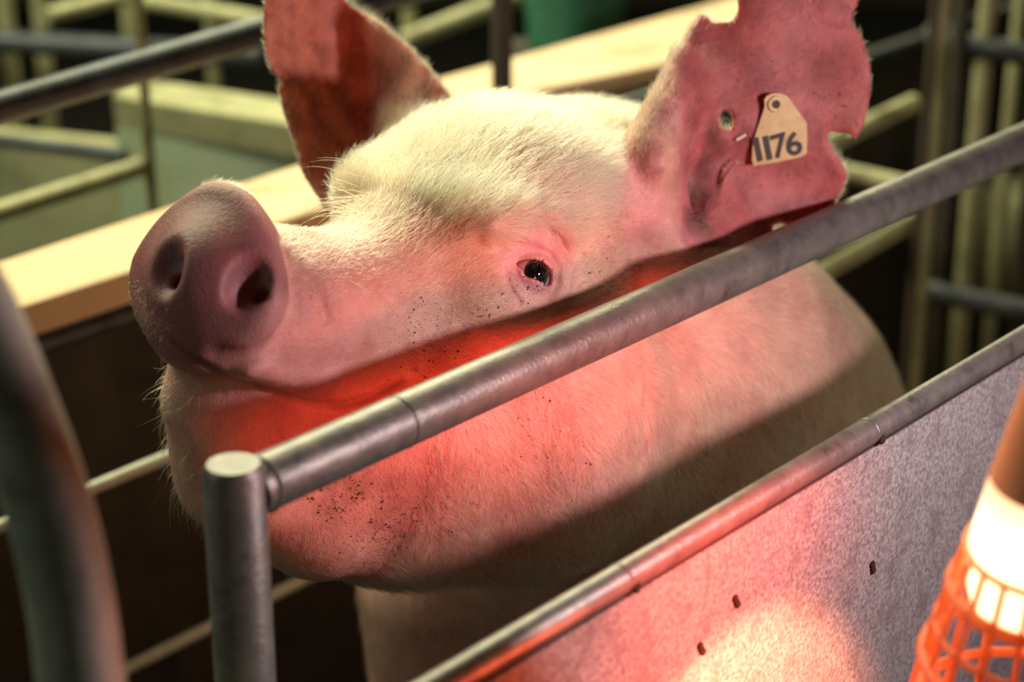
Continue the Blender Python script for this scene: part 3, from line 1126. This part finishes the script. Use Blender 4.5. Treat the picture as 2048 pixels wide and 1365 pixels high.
# long single bristles
def whisker_set(name, seeds, mat, rad=0.00017):
    R_, N_, D_, L_ = [], [], [], []
    for px, py, dx, dy, ln in seeds:
        c = trace(base, px, py)
        R_.append(c); N_.append(nrm(base, c)); D_.append([dx, -dy, 0]); L_.append(ln)
    return hair_object(name, np.array(R_), np.array(N_), np.array(D_, float), np.array(L_), np.full(len(R_), rad), mat, lift=0.7, curl=0.5, npts=7, clump=0.25, droop=0.25)


sd = []
for k in range(34):       # the tuft in front of the far ear
    sd.append((690 + 55 * rng.random(), 385 + 60 * rng.random(), -1, -0.45 + 0.5 * rng.random(), 0.03 + 0.022 * rng.random()))
for k in range(16):
    sd.append((700 + 70 * rng.random(), 340 + 60 * rng.random(), -0.9, -0.6, 0.028 + 0.02 * rng.random()))
for k in range(18):       # brow bristles above the near eye
    sd.append((1050 + 80 * rng.random(), 415 + 18 * rng.random(), 1, 0.1 + 0.5 * rng.random(), 0.015 + 0.015 * rng.random()))
for px, py, dx, dy, ln in ((612, 486, -0.2, -1, .02), (625, 487, 0.2, -1, .022), (640, 488, 0.3, -1, .018), (700, 560, 1, .2, .03), (760, 600, 1, .3, .028), (640, 620, 1, .1, .02), (905, 400, 1, .1, .03), (960, 380, 1, 0, .03),
                           (366, 900, -.3, 1, .055), (372, 910, -.1, 1, .05), (340, 820, -1, .6, .03), (336, 790, -1, .5, .026), (334, 760, -1, .3, .024), (332, 735, -1, -.1, .02)):
    sd.append((px, py, dx, dy, ln))
whisker_set('whiskers', sd, M['hair_brown'])
# eyelashes on the upper lid
R_, N_, D_ = [], [], []
for k in range(26):
    a = -0.010 + 0.022 * k / 25
    b = 0.0082 * (1 - ((a + .002) / 0.0172) ** 2) + 0.05 * (a + .002)
    q = EC + EX * a + EY * (b + 0.0004); h_ = math.sqrt(max((ER + 0.003) ** 2 - a * a - b * b, 1e-8))
    R_.append(q + EN * h_); N_.append(EN); D_.append(EX * (a * 40) + EY * -0.5)
hair_object('eyelashes', np.array(R_), np.array(N_), np.array(D_), 0.006 + 0.003 * rng.random(26), np.full(26, 0.00012), M['hair'], lift=1.2, curl=0.2)

# crumbs of dirt caught in the coat
dv_ = skin_dirt[allq].mean(1)
wd = ar * np.clip(dv_ - 0.25, 0, 1) ** 1.5 * inview * (fn_[:, 2] < -0.1) * (dens > 0)
clus = np.sin(fc[:, 0] * 310) * np.sin(fc[:, 1] * 350 + 1) * np.sin(fc[:, 2] * 280 + 2)
wd = wd * np.clip(clus + 0.25, 0.02, 1)
i = rng.choice(len(fc), 1000, p=wd / wd.sum())
jt = rng.normal(0, 0.0006, (len(i), 3)); jt -= fn_[i] * (jt * fn_[i]).sum(1)[:, None]
cs = fc[i] + jt + fn_[i] * 0.0006
r_s = 0.00022 + 0.0005 * rng.random(len(i)) ** 3
octa = np.array([(1, 0, 0), (-1, 0, 0), (0, 1, 0), (0, -1, 0), (0, 0, 1), (0, 0, -1)], float)
of = np.array([(0, 2, 4), (2, 1, 4), (1, 3, 4), (3, 0, 4), (2, 0, 5), (1, 2, 5), (3, 1, 5), (0, 3, 5)])
vv = cs[:, None] + octa[None] * (r_s[:, None] * (0.7 + 0.8 * rng.random((len(i), 3))))[:, None, :]
M['dirt'] = surface('dry_dirt', lin(52, 34, 26), lin(92, 62, 44), 0.9, 0, 300)
o = mesh_obj('dirt_crumbs', cam2world(vv.reshape(-1, 3)) - ORG, (np.arange(len(i))[:, None, None] * 6 + of[None]).reshape(-1, 3).tolist(), M['dirt'], None)
o.parent = sow; o['kind'] = 'stuff'
# ================================================================== EAR TAG
def tag_frame():
    pts = [trace(final, *q) for q in ((1515, 318), (1600, 300), (1560, 215))]
    ex = pts[1] - pts[0]; ex /= np.linalg.norm(ex)
    ey = pts[2] - (pts[0] + pts[1]) / 2; ey -= ex * (ey @ ex); ey /= np.linalg.norm(ey)
    ez = np.cross(ex, ey); ez = ez if ez[2] < 0 else -ez
    return trace(final, 1557, 262) + ez * 0.0035, ex, ey, ez


TO, TX, TY, TZ = tag_frame()
def tagpt(px, py):
    """pixel direction cut with the tag's plane -> tag coordinates"""
    r = P(px, py, 1.0)
    t_ = (TO @ TZ) / (r @ TZ)
    q = r * t_ - TO
    return q @ TX, q @ TY


TW = np.stack([world_dir(TX), world_dir(TY), world_dir(TZ)])
TOW = cam2world(TO)
def tagw(x, y, z): return TOW + TW[0] * x + TW[1] * y + TW[2] * z


outline = smooth_poly([(1528, 214), (1528, 198), (1540, 188), (1560, 187), (1575, 194), (1588, 212), (1612, 245, 1), (1613, 280), (1612, 308, 1), (1600, 314, 1), (1540, 326), (1506, 331, 1), (1503, 320, 1), (1505, 288), (1514, 256)], 3)
ol = [tagpt(*q) for q in outline]
n_o = len(ol)
ear_tag = thing('ear_tag', TOW, 'yellow plastic ear tag numbered 1176 pinned in the sow ear', 'tag')
M['tag'] = surface('tag_plastic', lin(196, 158, 98), lin(220, 186, 126), 0.4, 0, 120, 0.1, lin(150, 100, 62), 60, (0.55, 0.7))
M['ink'] = surface('tag_ink', lin(34, 26, 24), lin(56, 42, 36), 0.6)
v = [tagw(x, y, 0) for x, y in ol] + [tagw(x, y, 0.0016) for x, y in ol]
f = [tuple(range(n_o)), tuple(range(n_o, 2 * n_o))[::-1]] + [(i, (i + 1) % n_o, (i + 1) % n_o + n_o, i + n_o)[::-1] for i in range(n_o)]
mesh_obj('plate', v, f, M['tag'], ear_tag, smooth=False)
sx_, sy_ = tagpt(1549, 208)
st = MB()
st.lathe(tagw(sx_, sy_, -0.006), TW[2], [(0, 0.0035), (0.0078, 0.0066), (0.0092, 0.0062), (0.0096, 0.0048), (0.0092, 0.0034), (0.0075, 0.0030)], 28)
st.build('stud', M['tag'], ear_tag)['label'] = 'raised round stud with dark hole'
pin = MB().lathe(tagw(sx_, sy_, 0.0012), TW[2], [(0, 0.0029), (0.0006, 0.0029)], 24).build('stud_hole', M['ink'], ear_tag)
M['white_plastic'] = surface('white_plastic', lin(232, 226, 216), lin(244, 238, 228), 0.4)
ex_a, ex_b = tagpt(1471, 280), tagpt(1491, 269)
MB().tube([tagw(*ex_a, 0.0006), tagw(*ex_b, 0.0006)], 0.0013, 12, bev=0.0006).build('pin_end', M['white_plastic'], ear_tag)['label'] = 'small white pin end'
def digit(ch, px, py, hpx, rot, sx=1.0):
    cu = bpy.data.curves.new('digit', 'FONT'); cu.body = ch; cu.size = 1.0; cu.align_x = 'CENTER'; cu.extrude = 0.0; cu.offset = 0.022
    o = bpy.data.objects.new('digit', cu); COL.objects.link(o)
    bpy.context.view_layer.update()
    me_ = bpy.data.meshes.new_from_object(o.evaluated_get(bpy.context.evaluated_depsgraph_get()))
    bpy.data.objects.remove(o); bpy.data.curves.remove(cu)
    co = np.array([q.co[:2] for q in me_.vertices]); fs = [tuple(q.vertices) for q in me_.polygons]
    bpy.data.meshes.remove(me_)
    x_, y_ = tagpt(px, py)
    s_ = hpx / F * TO[2] / (co[:, 1].max() - co[:, 1].min())
    co[:, 1] -= co[:, 1].min()
    c_, q_ = math.cos(rot), math.sin(rot)
    xs = co[:, 0] * s_ * sx; ys = co[:, 1] * s_
    vs = [tagw(x_ + a * c_ - b * q_, y_ + a * q_ + b * c_, 0.0019) for a, b in zip(xs, ys)]
    # embolden: a small raised print
    vs2 = [tagw(x_ + a * c_ - b * q_, y_ + a * q_ + b * c_, 0.0014) for a, b in zip(xs, ys)]
    n_ = len(vs)
    from collections import Counter
    ec = Counter(); de_ = {}
    for f_ in fs:
        for i_ in range(len(f_)):
            a, b = f_[i_], f_[(i_ + 1) % len(f_)]
            ec[tuple(sorted((a, b)))] += 1; de_[tuple(sorted((a, b)))] = (a, b)
    side = [(de_[e][0], de_[e][1], de_[e][1] + n_, de_[e][0] + n_)[::-1] for e, c in ec.items() if c == 1]
    return mesh_obj('digit', vs + vs2, fs + side, M['ink'], ear_tag, smooth=False)


for ch, px, py, hp, sc_ in (('1', 1519, 322, 50, 1.3), ('1', 1538, 319, 50, 1.3), ('7', 1561, 315, 50, 1.05), ('6', 1590, 310, 49, 1.1)):
    digit(ch, px, py, hp, math.radians(4), sc_)

# ================================================================== THE NEAR SIDE OF THE CRATE
N1 = 0.773
def c_sn(p): return float(p @ DV), float(p @ NV)
H1 = float(on_plane(1200, 665, N1)[2])
H2 = float(on_plane(1459, 1028, N1)[2])
SP = c_sn(on_plane(468, 960, N1))[0]
SE = 3.0
near = thing('crate_side', crate(SP, N1, 0), 'near side of the galvanised farrowing crate with round top rail and sheet panel', 'pen')
R1 = 0.0168
MB().tube([crate(SP + 0.012, N1, H1), crate(SE, N1, H1)], R1, 32).build('top_rail', M['galv'], near)
HP = H1 + 0.020
MB().tube([crate(SP, N1, 0.02), crate(SP, N1, HP - 0.004), crate(SP, N1, HP)], [0.0178, 0.0178, 0.0150], 32).build('corner_post', M['galv'], near)
MB().tube([crate(SE - 0.02, N1, 0.02), crate(SE - 0.02, N1, H1 + 0.02)], 0.0178, 24).build('end_post', M['galv'], near)
# weld beads on the rail and at its joint to the post
for px, r in ((797, 0.0176),):
    c = on_plane(px, 892 - 0.447 * (px - 700), N1); s_ = c_sn(c)[0]
    MB().ring(crate(s_, N1, H1), DV, 0.0160, 0.0012, 32, 8).build('weld_bead', M['galv_dark'], near)
MB().ring(crate(SP + 0.020, N1, H1), DV, 0.0155, 0.0024, 28, 8).build('weld_bead', M['galv'], near)
# the lower divider panel, hung in front of the crate
N3 = 0.62
H2 = float(on_plane(1459, 1028, N3)[2])
SP = c_sn(on_plane(640, 1500, N3))[0]
SE = 2.7
crate_near, near = near, thing('divider_panel', crate(SP, N3, 0), 'low galvanised sheet panel with rounded rail on top, lit red by the lamp', 'panel')
R2 = 0.0092
lr = MB().tube([crate(SP, N3, H2), crate(SE, N3, H2)], R2, 28).build('panel_rail', M['galv'], near)
for s_ in (SP + 0.012, SE - 0.012):
    MB().tube([crate(s_, N3, 0.0), crate(s_, N3, H2 - 0.004)], 0.0092, 20).build('panel_post', M['galv'], near)
for px in (1240, 1735):
    s_ = c_sn(on_plane(px, 1195 - 0.6 * (px - 1180), N3))[0]
    MB().ring(crate(s_, N3, H2), DV, R2 - 0.0006, 0.0012, 28, 8).build('weld_bead', M['galv'], lr)
    MB().lathe(crate(s_ + 0.005, N3 - R2 + 0.0012, H2 - 0.005), -NV, [(0, 0.0037), (0.0016, 0.0035), (0.0024, 0.0025)], 12).build('rivet', M['rust'], lr)
N1, N1_ = N3, N1
# sheet panel below the lower rail, hung a little in front of its axis
sheet = MB()
zt, zb = H2 - 0.0104, 0.06
nf, nb_ = N1 - 0.0062, N1 - 0.0042
ns, nh = 60, 14
def sheet_n(s_, h_): return 0.0016 * math.sin(s_ * 9 + 1) * math.sin(h_ * 7) + 0.001 * math.sin(s_ * 23 + h_ * 11)
v, f = [], []
for j in range(nh + 1):
    for i in range(ns + 1):
        s_ = SP + 0.02 + (SE - SP - 0.04) * i / ns; h_ = zb + (zt - zb) * j / nh
        e_ = sheet_n(s_, h_) * min(1, (zt - h_) / 0.05)
        v.append(crate(s_, nf + e_, h_)); v.append(crate(s_, nb_ + e_, h_))
def vi(i, j, k): return (j * (ns + 1) + i) * 2 + k
for j in range(nh):
    for i in range(ns):
        f.append((vi(i, j, 0), vi(i + 1, j, 0), vi(i + 1, j + 1, 0), vi(i, j + 1, 0)))
        f.append((vi(i, j, 1), vi(i, j + 1, 1), vi(i + 1, j + 1, 1), vi(i + 1, j, 1)))
for i in range(ns):
    f.append((vi(i, nh, 0), vi(i + 1, nh, 0), vi(i + 1, nh, 1), vi(i, nh, 1)))
    f.append((vi(i, 0, 1), vi(i + 1, 0, 1), vi(i + 1, 0, 0), vi(i, 0, 0)))
sheet.add(v, f)
panel = sheet.build('side_panel', M['sheet'], near, angle=60)
MB().slab(crate(SP + 0.02, N1 - 0.005, H2 - 0.0078), crate(SE - 0.02, N1 - 0.005, H2 - 0.0078), 0.0034, 0.0036).build('seam', M['seam'], near)
for px, py in ((1745, 1135), (1470, 1202), (1398, 1296)):
    c = on_plane(px, py, nf); s_ = c_sn(c)[0]
    c = c + NV * (sheet_n(s_, c[2]) * min(1, (zt - c[2]) / 0.05) - 0.0004)
    mb = MB()
    for k in range(3):
        q = c + DV * 0.0016 * (k - 1) * (1 if px < 1600 else 0.6) + np.array([0, 0, (0.0028, -0.0005, -0.003)[k]])
        mb.lathe(q - NV * 0.0002, -NV, [(0, 0.0026), (0.0012, 0.0024), (0.0018, 0.0012)], 10)
    mb.build('dirt_clod', M['rust'], panel)

# ================================================================== BENT PIPE, FRONT LEFT
zc = 0.93
bp = [W(-330, 395, zc), W(-230, 430, zc), W(-150, 480, zc), W(-95, 545, zc), W(-52, 625, zc), W(-10, 720, zc), W(32, 830, zc), W(78, 950, zc), W(118, 1090, zc), W(145, 1220, zc), W(162, 1365, zc)]
foot = bp[-1] + (bp[-1] - bp[-2]) * 0.4; foot2 = np.array([foot[0] + 0.002, foot[1] + 0.01, 0.0])
bp += [foot, (foot + foot2) / 2, foot2]
bp = [np.array(q, float) for q in bp]
for _ in range(2):        # Chaikin smoothing
    o_ = [bp[0]]
    for a, b in zip(bp[:-1], bp[1:]): o_ += [a * 0.75 + b * 0.25, a * 0.25 + b * 0.75]
    bp = o_ + [bp[-1]]
hoop = thing('bent_pipe', foot2, 'thick curved grey pipe bending over at the left, nearest the viewer', 'pipe')
MB().tube(bp, 0.0205, 32).build('pipe', M['pipe_paint'], hoop)
MB().lathe(foot2, (0, 0, 1), [(0, 0.05), (0.006, 0.05), (0.006, 0.022)], 32).build('foot_plate', M['galv_dark'], hoop)

# ================================================================== HEAT LAMP
LT = W(2146, 770, 1.00); LB = W(2066, 1345, 1.085)
LA = LB - LT; LL = np.linalg.norm(LA); LA /= LL
lamp = thing('heat_lamp', LB, 'glowing red heat lamp with ribbed guard hanging before the sheet panel', 'lamp')
px_m = 1.04 / F
def prof_px(pr): return [(h_ * LL, r_ * px_m) for h_, r_ in pr]


t = NT('bulb_glass')
tc = t.n('TexCoord').outputs['Generated']
M['shade'] = surface('lamp_shade', lin(240, 142, 104), lin(248, 160, 118), 0.45, 0, 60, 0.1)
M['guard'] = surface('red_guard', lin(222, 70, 44), lin(236, 96, 62), 0.35, 0, 60, 0.1)
t = NT('red_guard')
tr = t.n('BsdfTranslucent'); tr.inputs['Color'].default_value = (*lin(255, 186, 132), 1)
mx = t.n('MixShader'); mx.inputs[0].default_value = 0.5
t.b.inputs['Base Color'].default_value = (*lin(250, 150, 108), 1); t.b.inputs['Roughness'].default_value = 0.4
t.l(t.b.outputs[0], mx.inputs[1]); t.l(tr.outputs[0], mx.inputs[2]); t.l(mx.outputs[0], t.out.inputs['Surface'])
M['guard'] = t.m
M['cord'] = surface('lamp_cord', lin(30, 28, 26), lin(40, 38, 36), 0.6)
t = NT('bulb_glass')
t.b.inputs['Base Color'].default_value = (1, 0.75, 0.5, 1)
t.b.inputs['Roughness'].default_value = 0.3
em = t.n('Emission'); em.inputs['Strength'].default_value = 3.2
tc = t.n('TexCoord'); sz = t.n('SeparateXYZ'); t.l(tc.outputs['Generated'], sz.inputs[0])
t.l(t.ramp(sz.outputs[2], [(0.0, (1.0, 0.50, 0.20)), (0.18, (1.0, 0.66, 0.34)), (0.6, (1.0, 0.72, 0.42)), (0.93, (0.42, 0.13, 0.04)), (1.0, (0.22, 0.05, 0.015))]), em.inputs['Color'])
t.l(em.outputs[0], t.out.inputs['Surface'])
M['bulb'] = t.m
MB().lathe(LT - LA * LL * 0.42, LA, prof_px([(0, 20), (0.01, 34), (0.10, 44), (0.22, 60), (0.35, 80), (0.47, 97), (0.60, 116), (0.72, 132), (0.735, 136), (0.735, 131), (0.60, 111), (0.35, 74), (0.1, 36)])).build('shade', M['shade'], lamp)
MB().lathe(LT, LA, prof_px([(0.24, 80), (0.29, 120), (0.33, 136), (0.42, 146), (0.52, 158), (0.58, 163), (0.66, 160), (0.73, 148), (0.78, 126), (0.815, 80), (0.825, 8)])).build('bulb', M['bulb'], lamp)['label'] = 'white-hot glowing bulb'
MB().tube([LT - LA * LL * 0.42, LT - LA * LL * 0.9, LT - LA * LL * 0.9 + np.array([0.01, 0.02, 0.9])], 0.004, 12).build('cord', M['cord'], lamp)
guard_px = ((0.56, 166), (0.64, 180), (0.74, 192), (0.86, 214), (1.03, 236), (1.20, 252), (1.42, 268))
def gr(h_): return float(np.interp(h_, [q[0] for q in guard_px], [q[1] for q in guard_px])) * px_m
for h_, t_ in ((0.56, 0.0020), (0.70, 0.0036), (0.84, 0.0020), (0.96, 0.0040), (1.20, 0.0030), (1.42, 0.0045)):
    MB().ring(LT + LA * LL * h_, LA, gr(h_), t_, 56, 10).build('guard_ring', M['guard'], lamp)
a_1 = np.cross(LA, [0, 1, 0]); a_1 /= np.linalg.norm(a_1); a_2 = np.cross(LA, a_1)
for k in range(20):
    q_ = 2 * math.pi * (k + 0.5) / 20
    e_ = math.cos(q_) * a_1 + math.sin(q_) * a_2
    MB().tube([LT + LA * LL * h_ + e_ * gr(h_) for h_ in np.linspace(0.56, 1.42, 7)], 0.0017, 8).build('guard_rib', M['guard'], lamp)
light('lamp_light', 'SPOT', LT + LA * LL * 0.66 + NV * 0.068, 9.0, (1.0, 0.07, 0.03), W(1080, 1100, 1.43), shadow_soft_size=0.05, spot_size=math.radians(82), spot_blend=0.8)
light('lamp_light', 'SPOT', LT + LA * LL * 1.5, 15.0, (1.0, 0.30, 0.14), on_plane(1430, 1640, N3), shadow_soft_size=0.008, spot_size=math.radians(80), spot_blend=0.4)
light('lamp_light', 'SPOT', LT + LA * LL * 1.5, 6.0, (1.0, 0.13, 0.055), on_plane(1050, 1400, N3), shadow_soft_size=0.03, spot_size=math.radians(105), spot_blend=1.0)

# ================================================================== THE FAR SIDE OF THE CRATE
N2 = 1.50
far = thing('crate_side', crate(0.9, N2, 0), 'far side of the crate behind the sow with dark rails and thin rods', 'pen')
def far_rail(name, a, b, r, mat, parent, ext0=0.0, ext1=0.0, n=N2):
    A, B = on_plane(*a, n), on_plane(*b, n)
    h_ = (A[2] + B[2]) / 2
    sa, sb = c_sn(A)[0] - ext0, c_sn(B)[0] + ext1
    return MB().tube([crate(sa, n, h_), crate(sb, n, h_)], r, 24).build(name, mat, parent)


MB().tube([on_plane(-420, 360, 1.56), on_plane(0, 216, 1.56), on_plane(525, 62, 1.56), on_plane(900, -47, 1.56)], 0.0165, 24).build('top_rail', M['galv_dark'], far)
far_rail('rod', (190, 977), (352, 905), 0.0062, M['rod'], far, 0.6, 0.75, 1.36)
far_rail('rod', (250, 1342), (400, 1262), 0.0062, M['rod'], far, 0.6, 0.75, 1.36)
for s_ in (float(on_plane(190, 977, 1.36) @ DV) - 0.55, float(on_plane(352, 905, 1.36) @ DV) + 0.70):
    MB().tube([crate(s_, 1.372, 0.0), crate(s_, 1.372, 0.78)], 0.012, 16).build('post', M['galv_dark'], far)
    MB().tube([crate(s_, 1.372, 0.77), crate(s_, N2, 0.77)], 0.010, 16).build('post_arm', M['galv_dark'], far)
sA = c_sn(on_plane(-300, 600, N2))[0]; sB = 3.2
MB().slab(crate(sA, N2 + 0.02, 0.79), crate(sB, N2 + 0.02, 0.79), 0.012, 0.74).build('side_panel', M['dark_panel'], far)  # lower part added as a dark backing for the shade behind the rods
MB().tube([crate(sA, N2, 0.79), crate(sB, N2, 0.79)], 0.011, 20).build('panel_rail', M['galv_dark'], far)
for px, py in ((-420, 360), (720, 5)):
    q_ = on_plane(px, py, 1.56)
    MB().tube([q_ * np.array([1, 1, 0]), q_], 0.0165, 20).build('post', M['galv_dark'], far)
for s_ in (sA + 0.05, 1.75, sB - 0.05):
    MB().tube([crate(s_, N2 + 0.045, 0.0), crate(s_, N2 + 0.045, 0.80)], 0.016, 20).build('post', M['galv_dark'], far)
def plank(name, quad, h_, th, mat, parent=None):
    """board whose top corners lie at height h_ under four picture points: near left, near right, far right, far left"""
    c = [at_height(*q, h_) for q in quad]
    dn = np.array([0, 0, th])
    return MB().hexa([q - dn for q in c] + c).build(name, mat, parent, bevel=0.003)


tag(plank('ledge_board', ((-120, 668), (690, 402), (700, 296), (-120, 562)), 0.835, 0.034, M['board']), 'pale wooden board on the far crate side behind the sow snout', 'board')
bb_ = tag(plank('ledge_board', ((800, 236), (1620, 66), (1560, -32), (780, 184)), 0.850, 0.028, M['board']), 'wide pale board behind the sow head, right of the left ear', 'board')
for px, py in ((860, 200), (1530, 40)):
    q_ = at_height(px, py, 0.823)
    MB().tube([q_ * np.array([1, 1, 0]), q_], 0.016, 16).build('leg', M['dark_panel'], bb_)

# ================================================================== BEHIND: PENS AND STALLS
def bar(mb, a, b, za, zb, wpx):
    """round bar between two picture points at given depths; wpx is its width in the picture at za"""
    return mb.tube([W(*a, za), W(*b, zb)], wpx / F * za / 2, 16)


def upright(px, py0, py1, z, wpx, name, mat, parent):
    top, low = W(px, py0, z), W(px, py1, z)
    return MB().tube([np.array([low[0], low[1], 0.0]), np.array([low[0], low[1], top[2] + 0.25])], wpx / F * z / 2, 16).build(name, mat, parent)


# low pen wall with a pale coping
c_ = [at_height(*q, 0.78) for q in ((225, 190), (680, 262), (680, 214), (255, 152))]
wall = thing('pen_wall', (np.mean(c_, 0) * np.array([1, 1, 0])), 'low greenish pen wall with pale coping behind the left ear', 'wall')
dn = np.array([0, 0, 1.0])
MB().hexa([q - dn * 0.05 for q in c_] + c_).build('coping', M['paint'], wall, bevel=0.004)
ins = np.mean(c_, 0)
c2 = [ins + (q - ins) * np.array([0.99, 0.9, 1]) for q in c_]
MB().hexa([np.array([q[0], q[1], 0.0]) for q in c2] + [q - dn * 0.05 for q in c2]).build('wall_face', M['green_wall'], wall)

dq = [at_height(*q, 0.66) for q in ((-260, 238), (330, 300), (330, 286), (-260, 226))]
div = thing('pen_divider', np.mean(dq, 0) * np.array([1, 1, 0]), 'low olive pen divider at the far left under the dark top rail', 'wall')
MB().hexa([q - np.array([0, 0, 0.025]) for q in dq] + dq).build('divider_cap', M['paint'], div, bevel=0.003)
MB().hexa([np.array([q[0], q[1], 0.0]) for q in dq] + [q - np.array([0, 0, 0.025]) for q in dq]).build('divider_panel', M['concrete'], div)
left = thing('stall_railing', W(150, 300, 2.6) * np.array([1, 1, 0]), 'pale railing and uprights of a far stall at the upper left', 'railing')
bar(MB(), (-260, 505), (282, 334), 2.15, 2.55, 44).build('rail', M['paint'], left)
bar(MB(), (-150, 262), (250, 312), 2.75, 2.62, 26).build('rail', M['galv_dark'], left)
upright(300, 300, 340, 2.56, 22, 'post', M['paint'], left)
upright(-70, 300, 440, 2.30, 22, 'post', M['paint'], left)
back = thing('stall_railing', W(150, 40, 3.4) * np.array([1, 1, 0]), 'far stall with thin pale uprights at the top left corner', 'railing')
for px, w_ in ((18, 34), (88, 30), (262, 28), (425, 26)):
    upright(px, 0, 110, 3.4, w_, 'post', M['paint'], back)
bar(MB(), (-100, 78), (520, 112), 3.35, 3.3, 46).build('rail', M['galv_dark'], back)
bar(MB(), (92, 32), (330, -30), 3.1, 3.3, 34).build('rail', M['paint'], back)
bar(MB(), (270, -2), (640, 62), 3.2, 3.1, 34).build('rail', M['paint'], back)
mid = thing('stall_railing', W(980, 80, 2.7) * np.array([1, 1, 0]), 'dark stall post and rails rising behind the sow head', 'railing')
upright(1004, 0, 190, 2.47, 42, 'post', M['dark_panel'], mid)
bar(MB(), (560, 62), (930, -32), 2.9, 3.2, 40).build('rail', M['galv_dark'], mid)
bar(MB(), (800, 85), (1060, -18), 3.2, 3.4, 40).build('rail', M['paint'], mid)
bar(MB(), (1180, 232), (1640, 96), 2.40, 2.75, 34).build('rail', M['galv_dark'], mid)
upright(820, 0, 170, 3.3, 30, 'post', M['paint'], mid)
tk = thing('feed_bucket', W(1160, 20, 3.3) * np.array([1, 1, 0]), 'blurred teal bucket far behind the sow head at the top', 'bucket')
M['teal'] = surface('teal_plastic', lin(60, 120, 96), lin(80, 140, 112), 0.5)
M['iron'] = surface('wire', lin(60, 60, 56), lin(80, 80, 76), 0.5, 0.5)
tc_ = W(1150, 45, 3.3)
MB().lathe(tc_ - np.array([0, 0, 0.06]), (0, 0, 1), [(0, 0.075), (0.16, 0.092), (0.17, 0.096), (0.17, 0.09), (0.02, 0.072)], 32).build('bucket_body', M['teal'], tk)
MB().tube([tc_ + np.array([0.094 * math.cos(a), 0, 0.11 + 0.10 * math.sin(a)]) for a in np.linspace(0, math.pi, 17)], 0.003, 8).build('bucket_handle', M['iron'], tk)
sh = thing('bucket_shelf', tc_ * np.array([1, 1, 0]), 'dark shelf carrying the teal bucket behind the pale board', 'shelf')
MB().slab(tc_ + np.array([-0.11, -0.12, -0.06]), tc_ + np.array([0.11, -0.12, -0.06]), 0.26, 0.03, (0, 1, 0)).build('shelf_board', M['dark_panel'], sh)
for dx in (-0.08, 0.08):
    p_ = tc_ + np.array([dx, 0.01, -0.09]); MB().tube([np.array([p_[0], p_[1], 0]), p_], 0.015, 12).build('leg', M['dark_panel'], sh)

right = thing('stall_gate', W(1880, 350, 2.9) * np.array([1, 1, 0]), 'barred stall with pale uprights and dark cross tubes at the right', 'gate')
for px, z_, w_, m_ in ((1838, 2.75, 40, 'paint'), (1880, 2.9, 34, 'dark_panel'), (1928, 2.95, 36, 'paint'), (1988, 3.05, 26, 'paint'), (2040, 3.1, 34, 'dark_panel'), (2100, 3.1, 30, 'paint')):
    upright(px, 0, 560, z_, w_, 'bar', M[m_], right)
bar(MB(), (1850, 72), (2200, 138), 2.85, 2.75, 46).build('cross_tube', M['galv_dark'], right)
bar(MB(), (1850, 582), (2200, 652), 2.85, 2.75, 44).build('cross_tube', M['galv_dark'], right)
rails = thing('stall_railing', W(1760, 300, 2.7) * np.array([1, 1, 0]), 'pale slanting rails beside the notched ear at the right', 'railing')
bar(MB(), (1500, 362), (1828, 205), 2.45, 2.69, 40).build('rail', M['paint'], rails)
bar(MB(), (1560, 316), (1828, 375), 2.78, 2.68, 36).build('rail', M['paint'], rails)
bar(MB(), (1480, 640), (1828, 440), 2.35, 2.65, 40).build('rail', M['paint'], rails)
for px, z_ in ((1816, 2.66),):
    upright(px, 200, 700, z_, 20, 'post', M['dark_panel'], rails)
bin_ = thing('feed_bin', W(2020, 480, 2.6) * np.array([1, 1, 0]), 'pale rounded feed bin behind the barred stall at the right edge', 'bin')
bc = W(2040, 480, 3.25)
MB().lathe(bc - np.array([0, 0, 0.10]), (0, 0, 1), [(0, 0.07), (0.015, 0.085), (0.10, 0.10), (0.165, 0.098), (0.185, 0.085), (0.195, 0.05), (0.197, 0.004)], 40).build('bin_body', M['concrete'], bin_)
MB().tube([np.array([bc[0], bc[1], 0]), bc - np.array([0, 0, 0.1])], 0.03, 16).build('bin_stand', M['galv_dark'], bin_)

# ================================================================== THE ROOM
def box(name, lo, hi, mat):
    (x0, y0, z0), (x1, y1, z1) = lo, hi
    o = MB().hexa([(x0, y0, z0), (x1, y0, z0), (x1, y1, z0), (x0, y1, z0), (x0, y0, z1), (x1, y0, z1), (x1, y1, z1), (x0, y1, z1)]).build(name, mat, smooth=False)
    o['kind'] = 'structure'
    return o


box('floor', (-4, -2, -0.1), (5, 7, 0), M['floor'])
box('ceiling', (-4, -2, 2.9), (5, 7, 3.0), M['dark_wall'])
box('wall_back', (-4, 7, 0), (5, 7.1, 2.9), M['dark_wall'])
box('wall_front', (-4, -2.1, 0), (5, -2, 2.9), M['dark_wall'])
box('wall_left', (-4.1, -2, 0), (-4, 7, 2.9), M['dark_wall'])
box('wall_right', (5, -2, 0), (5.1, 7, 2.9), M['dark_wall'])
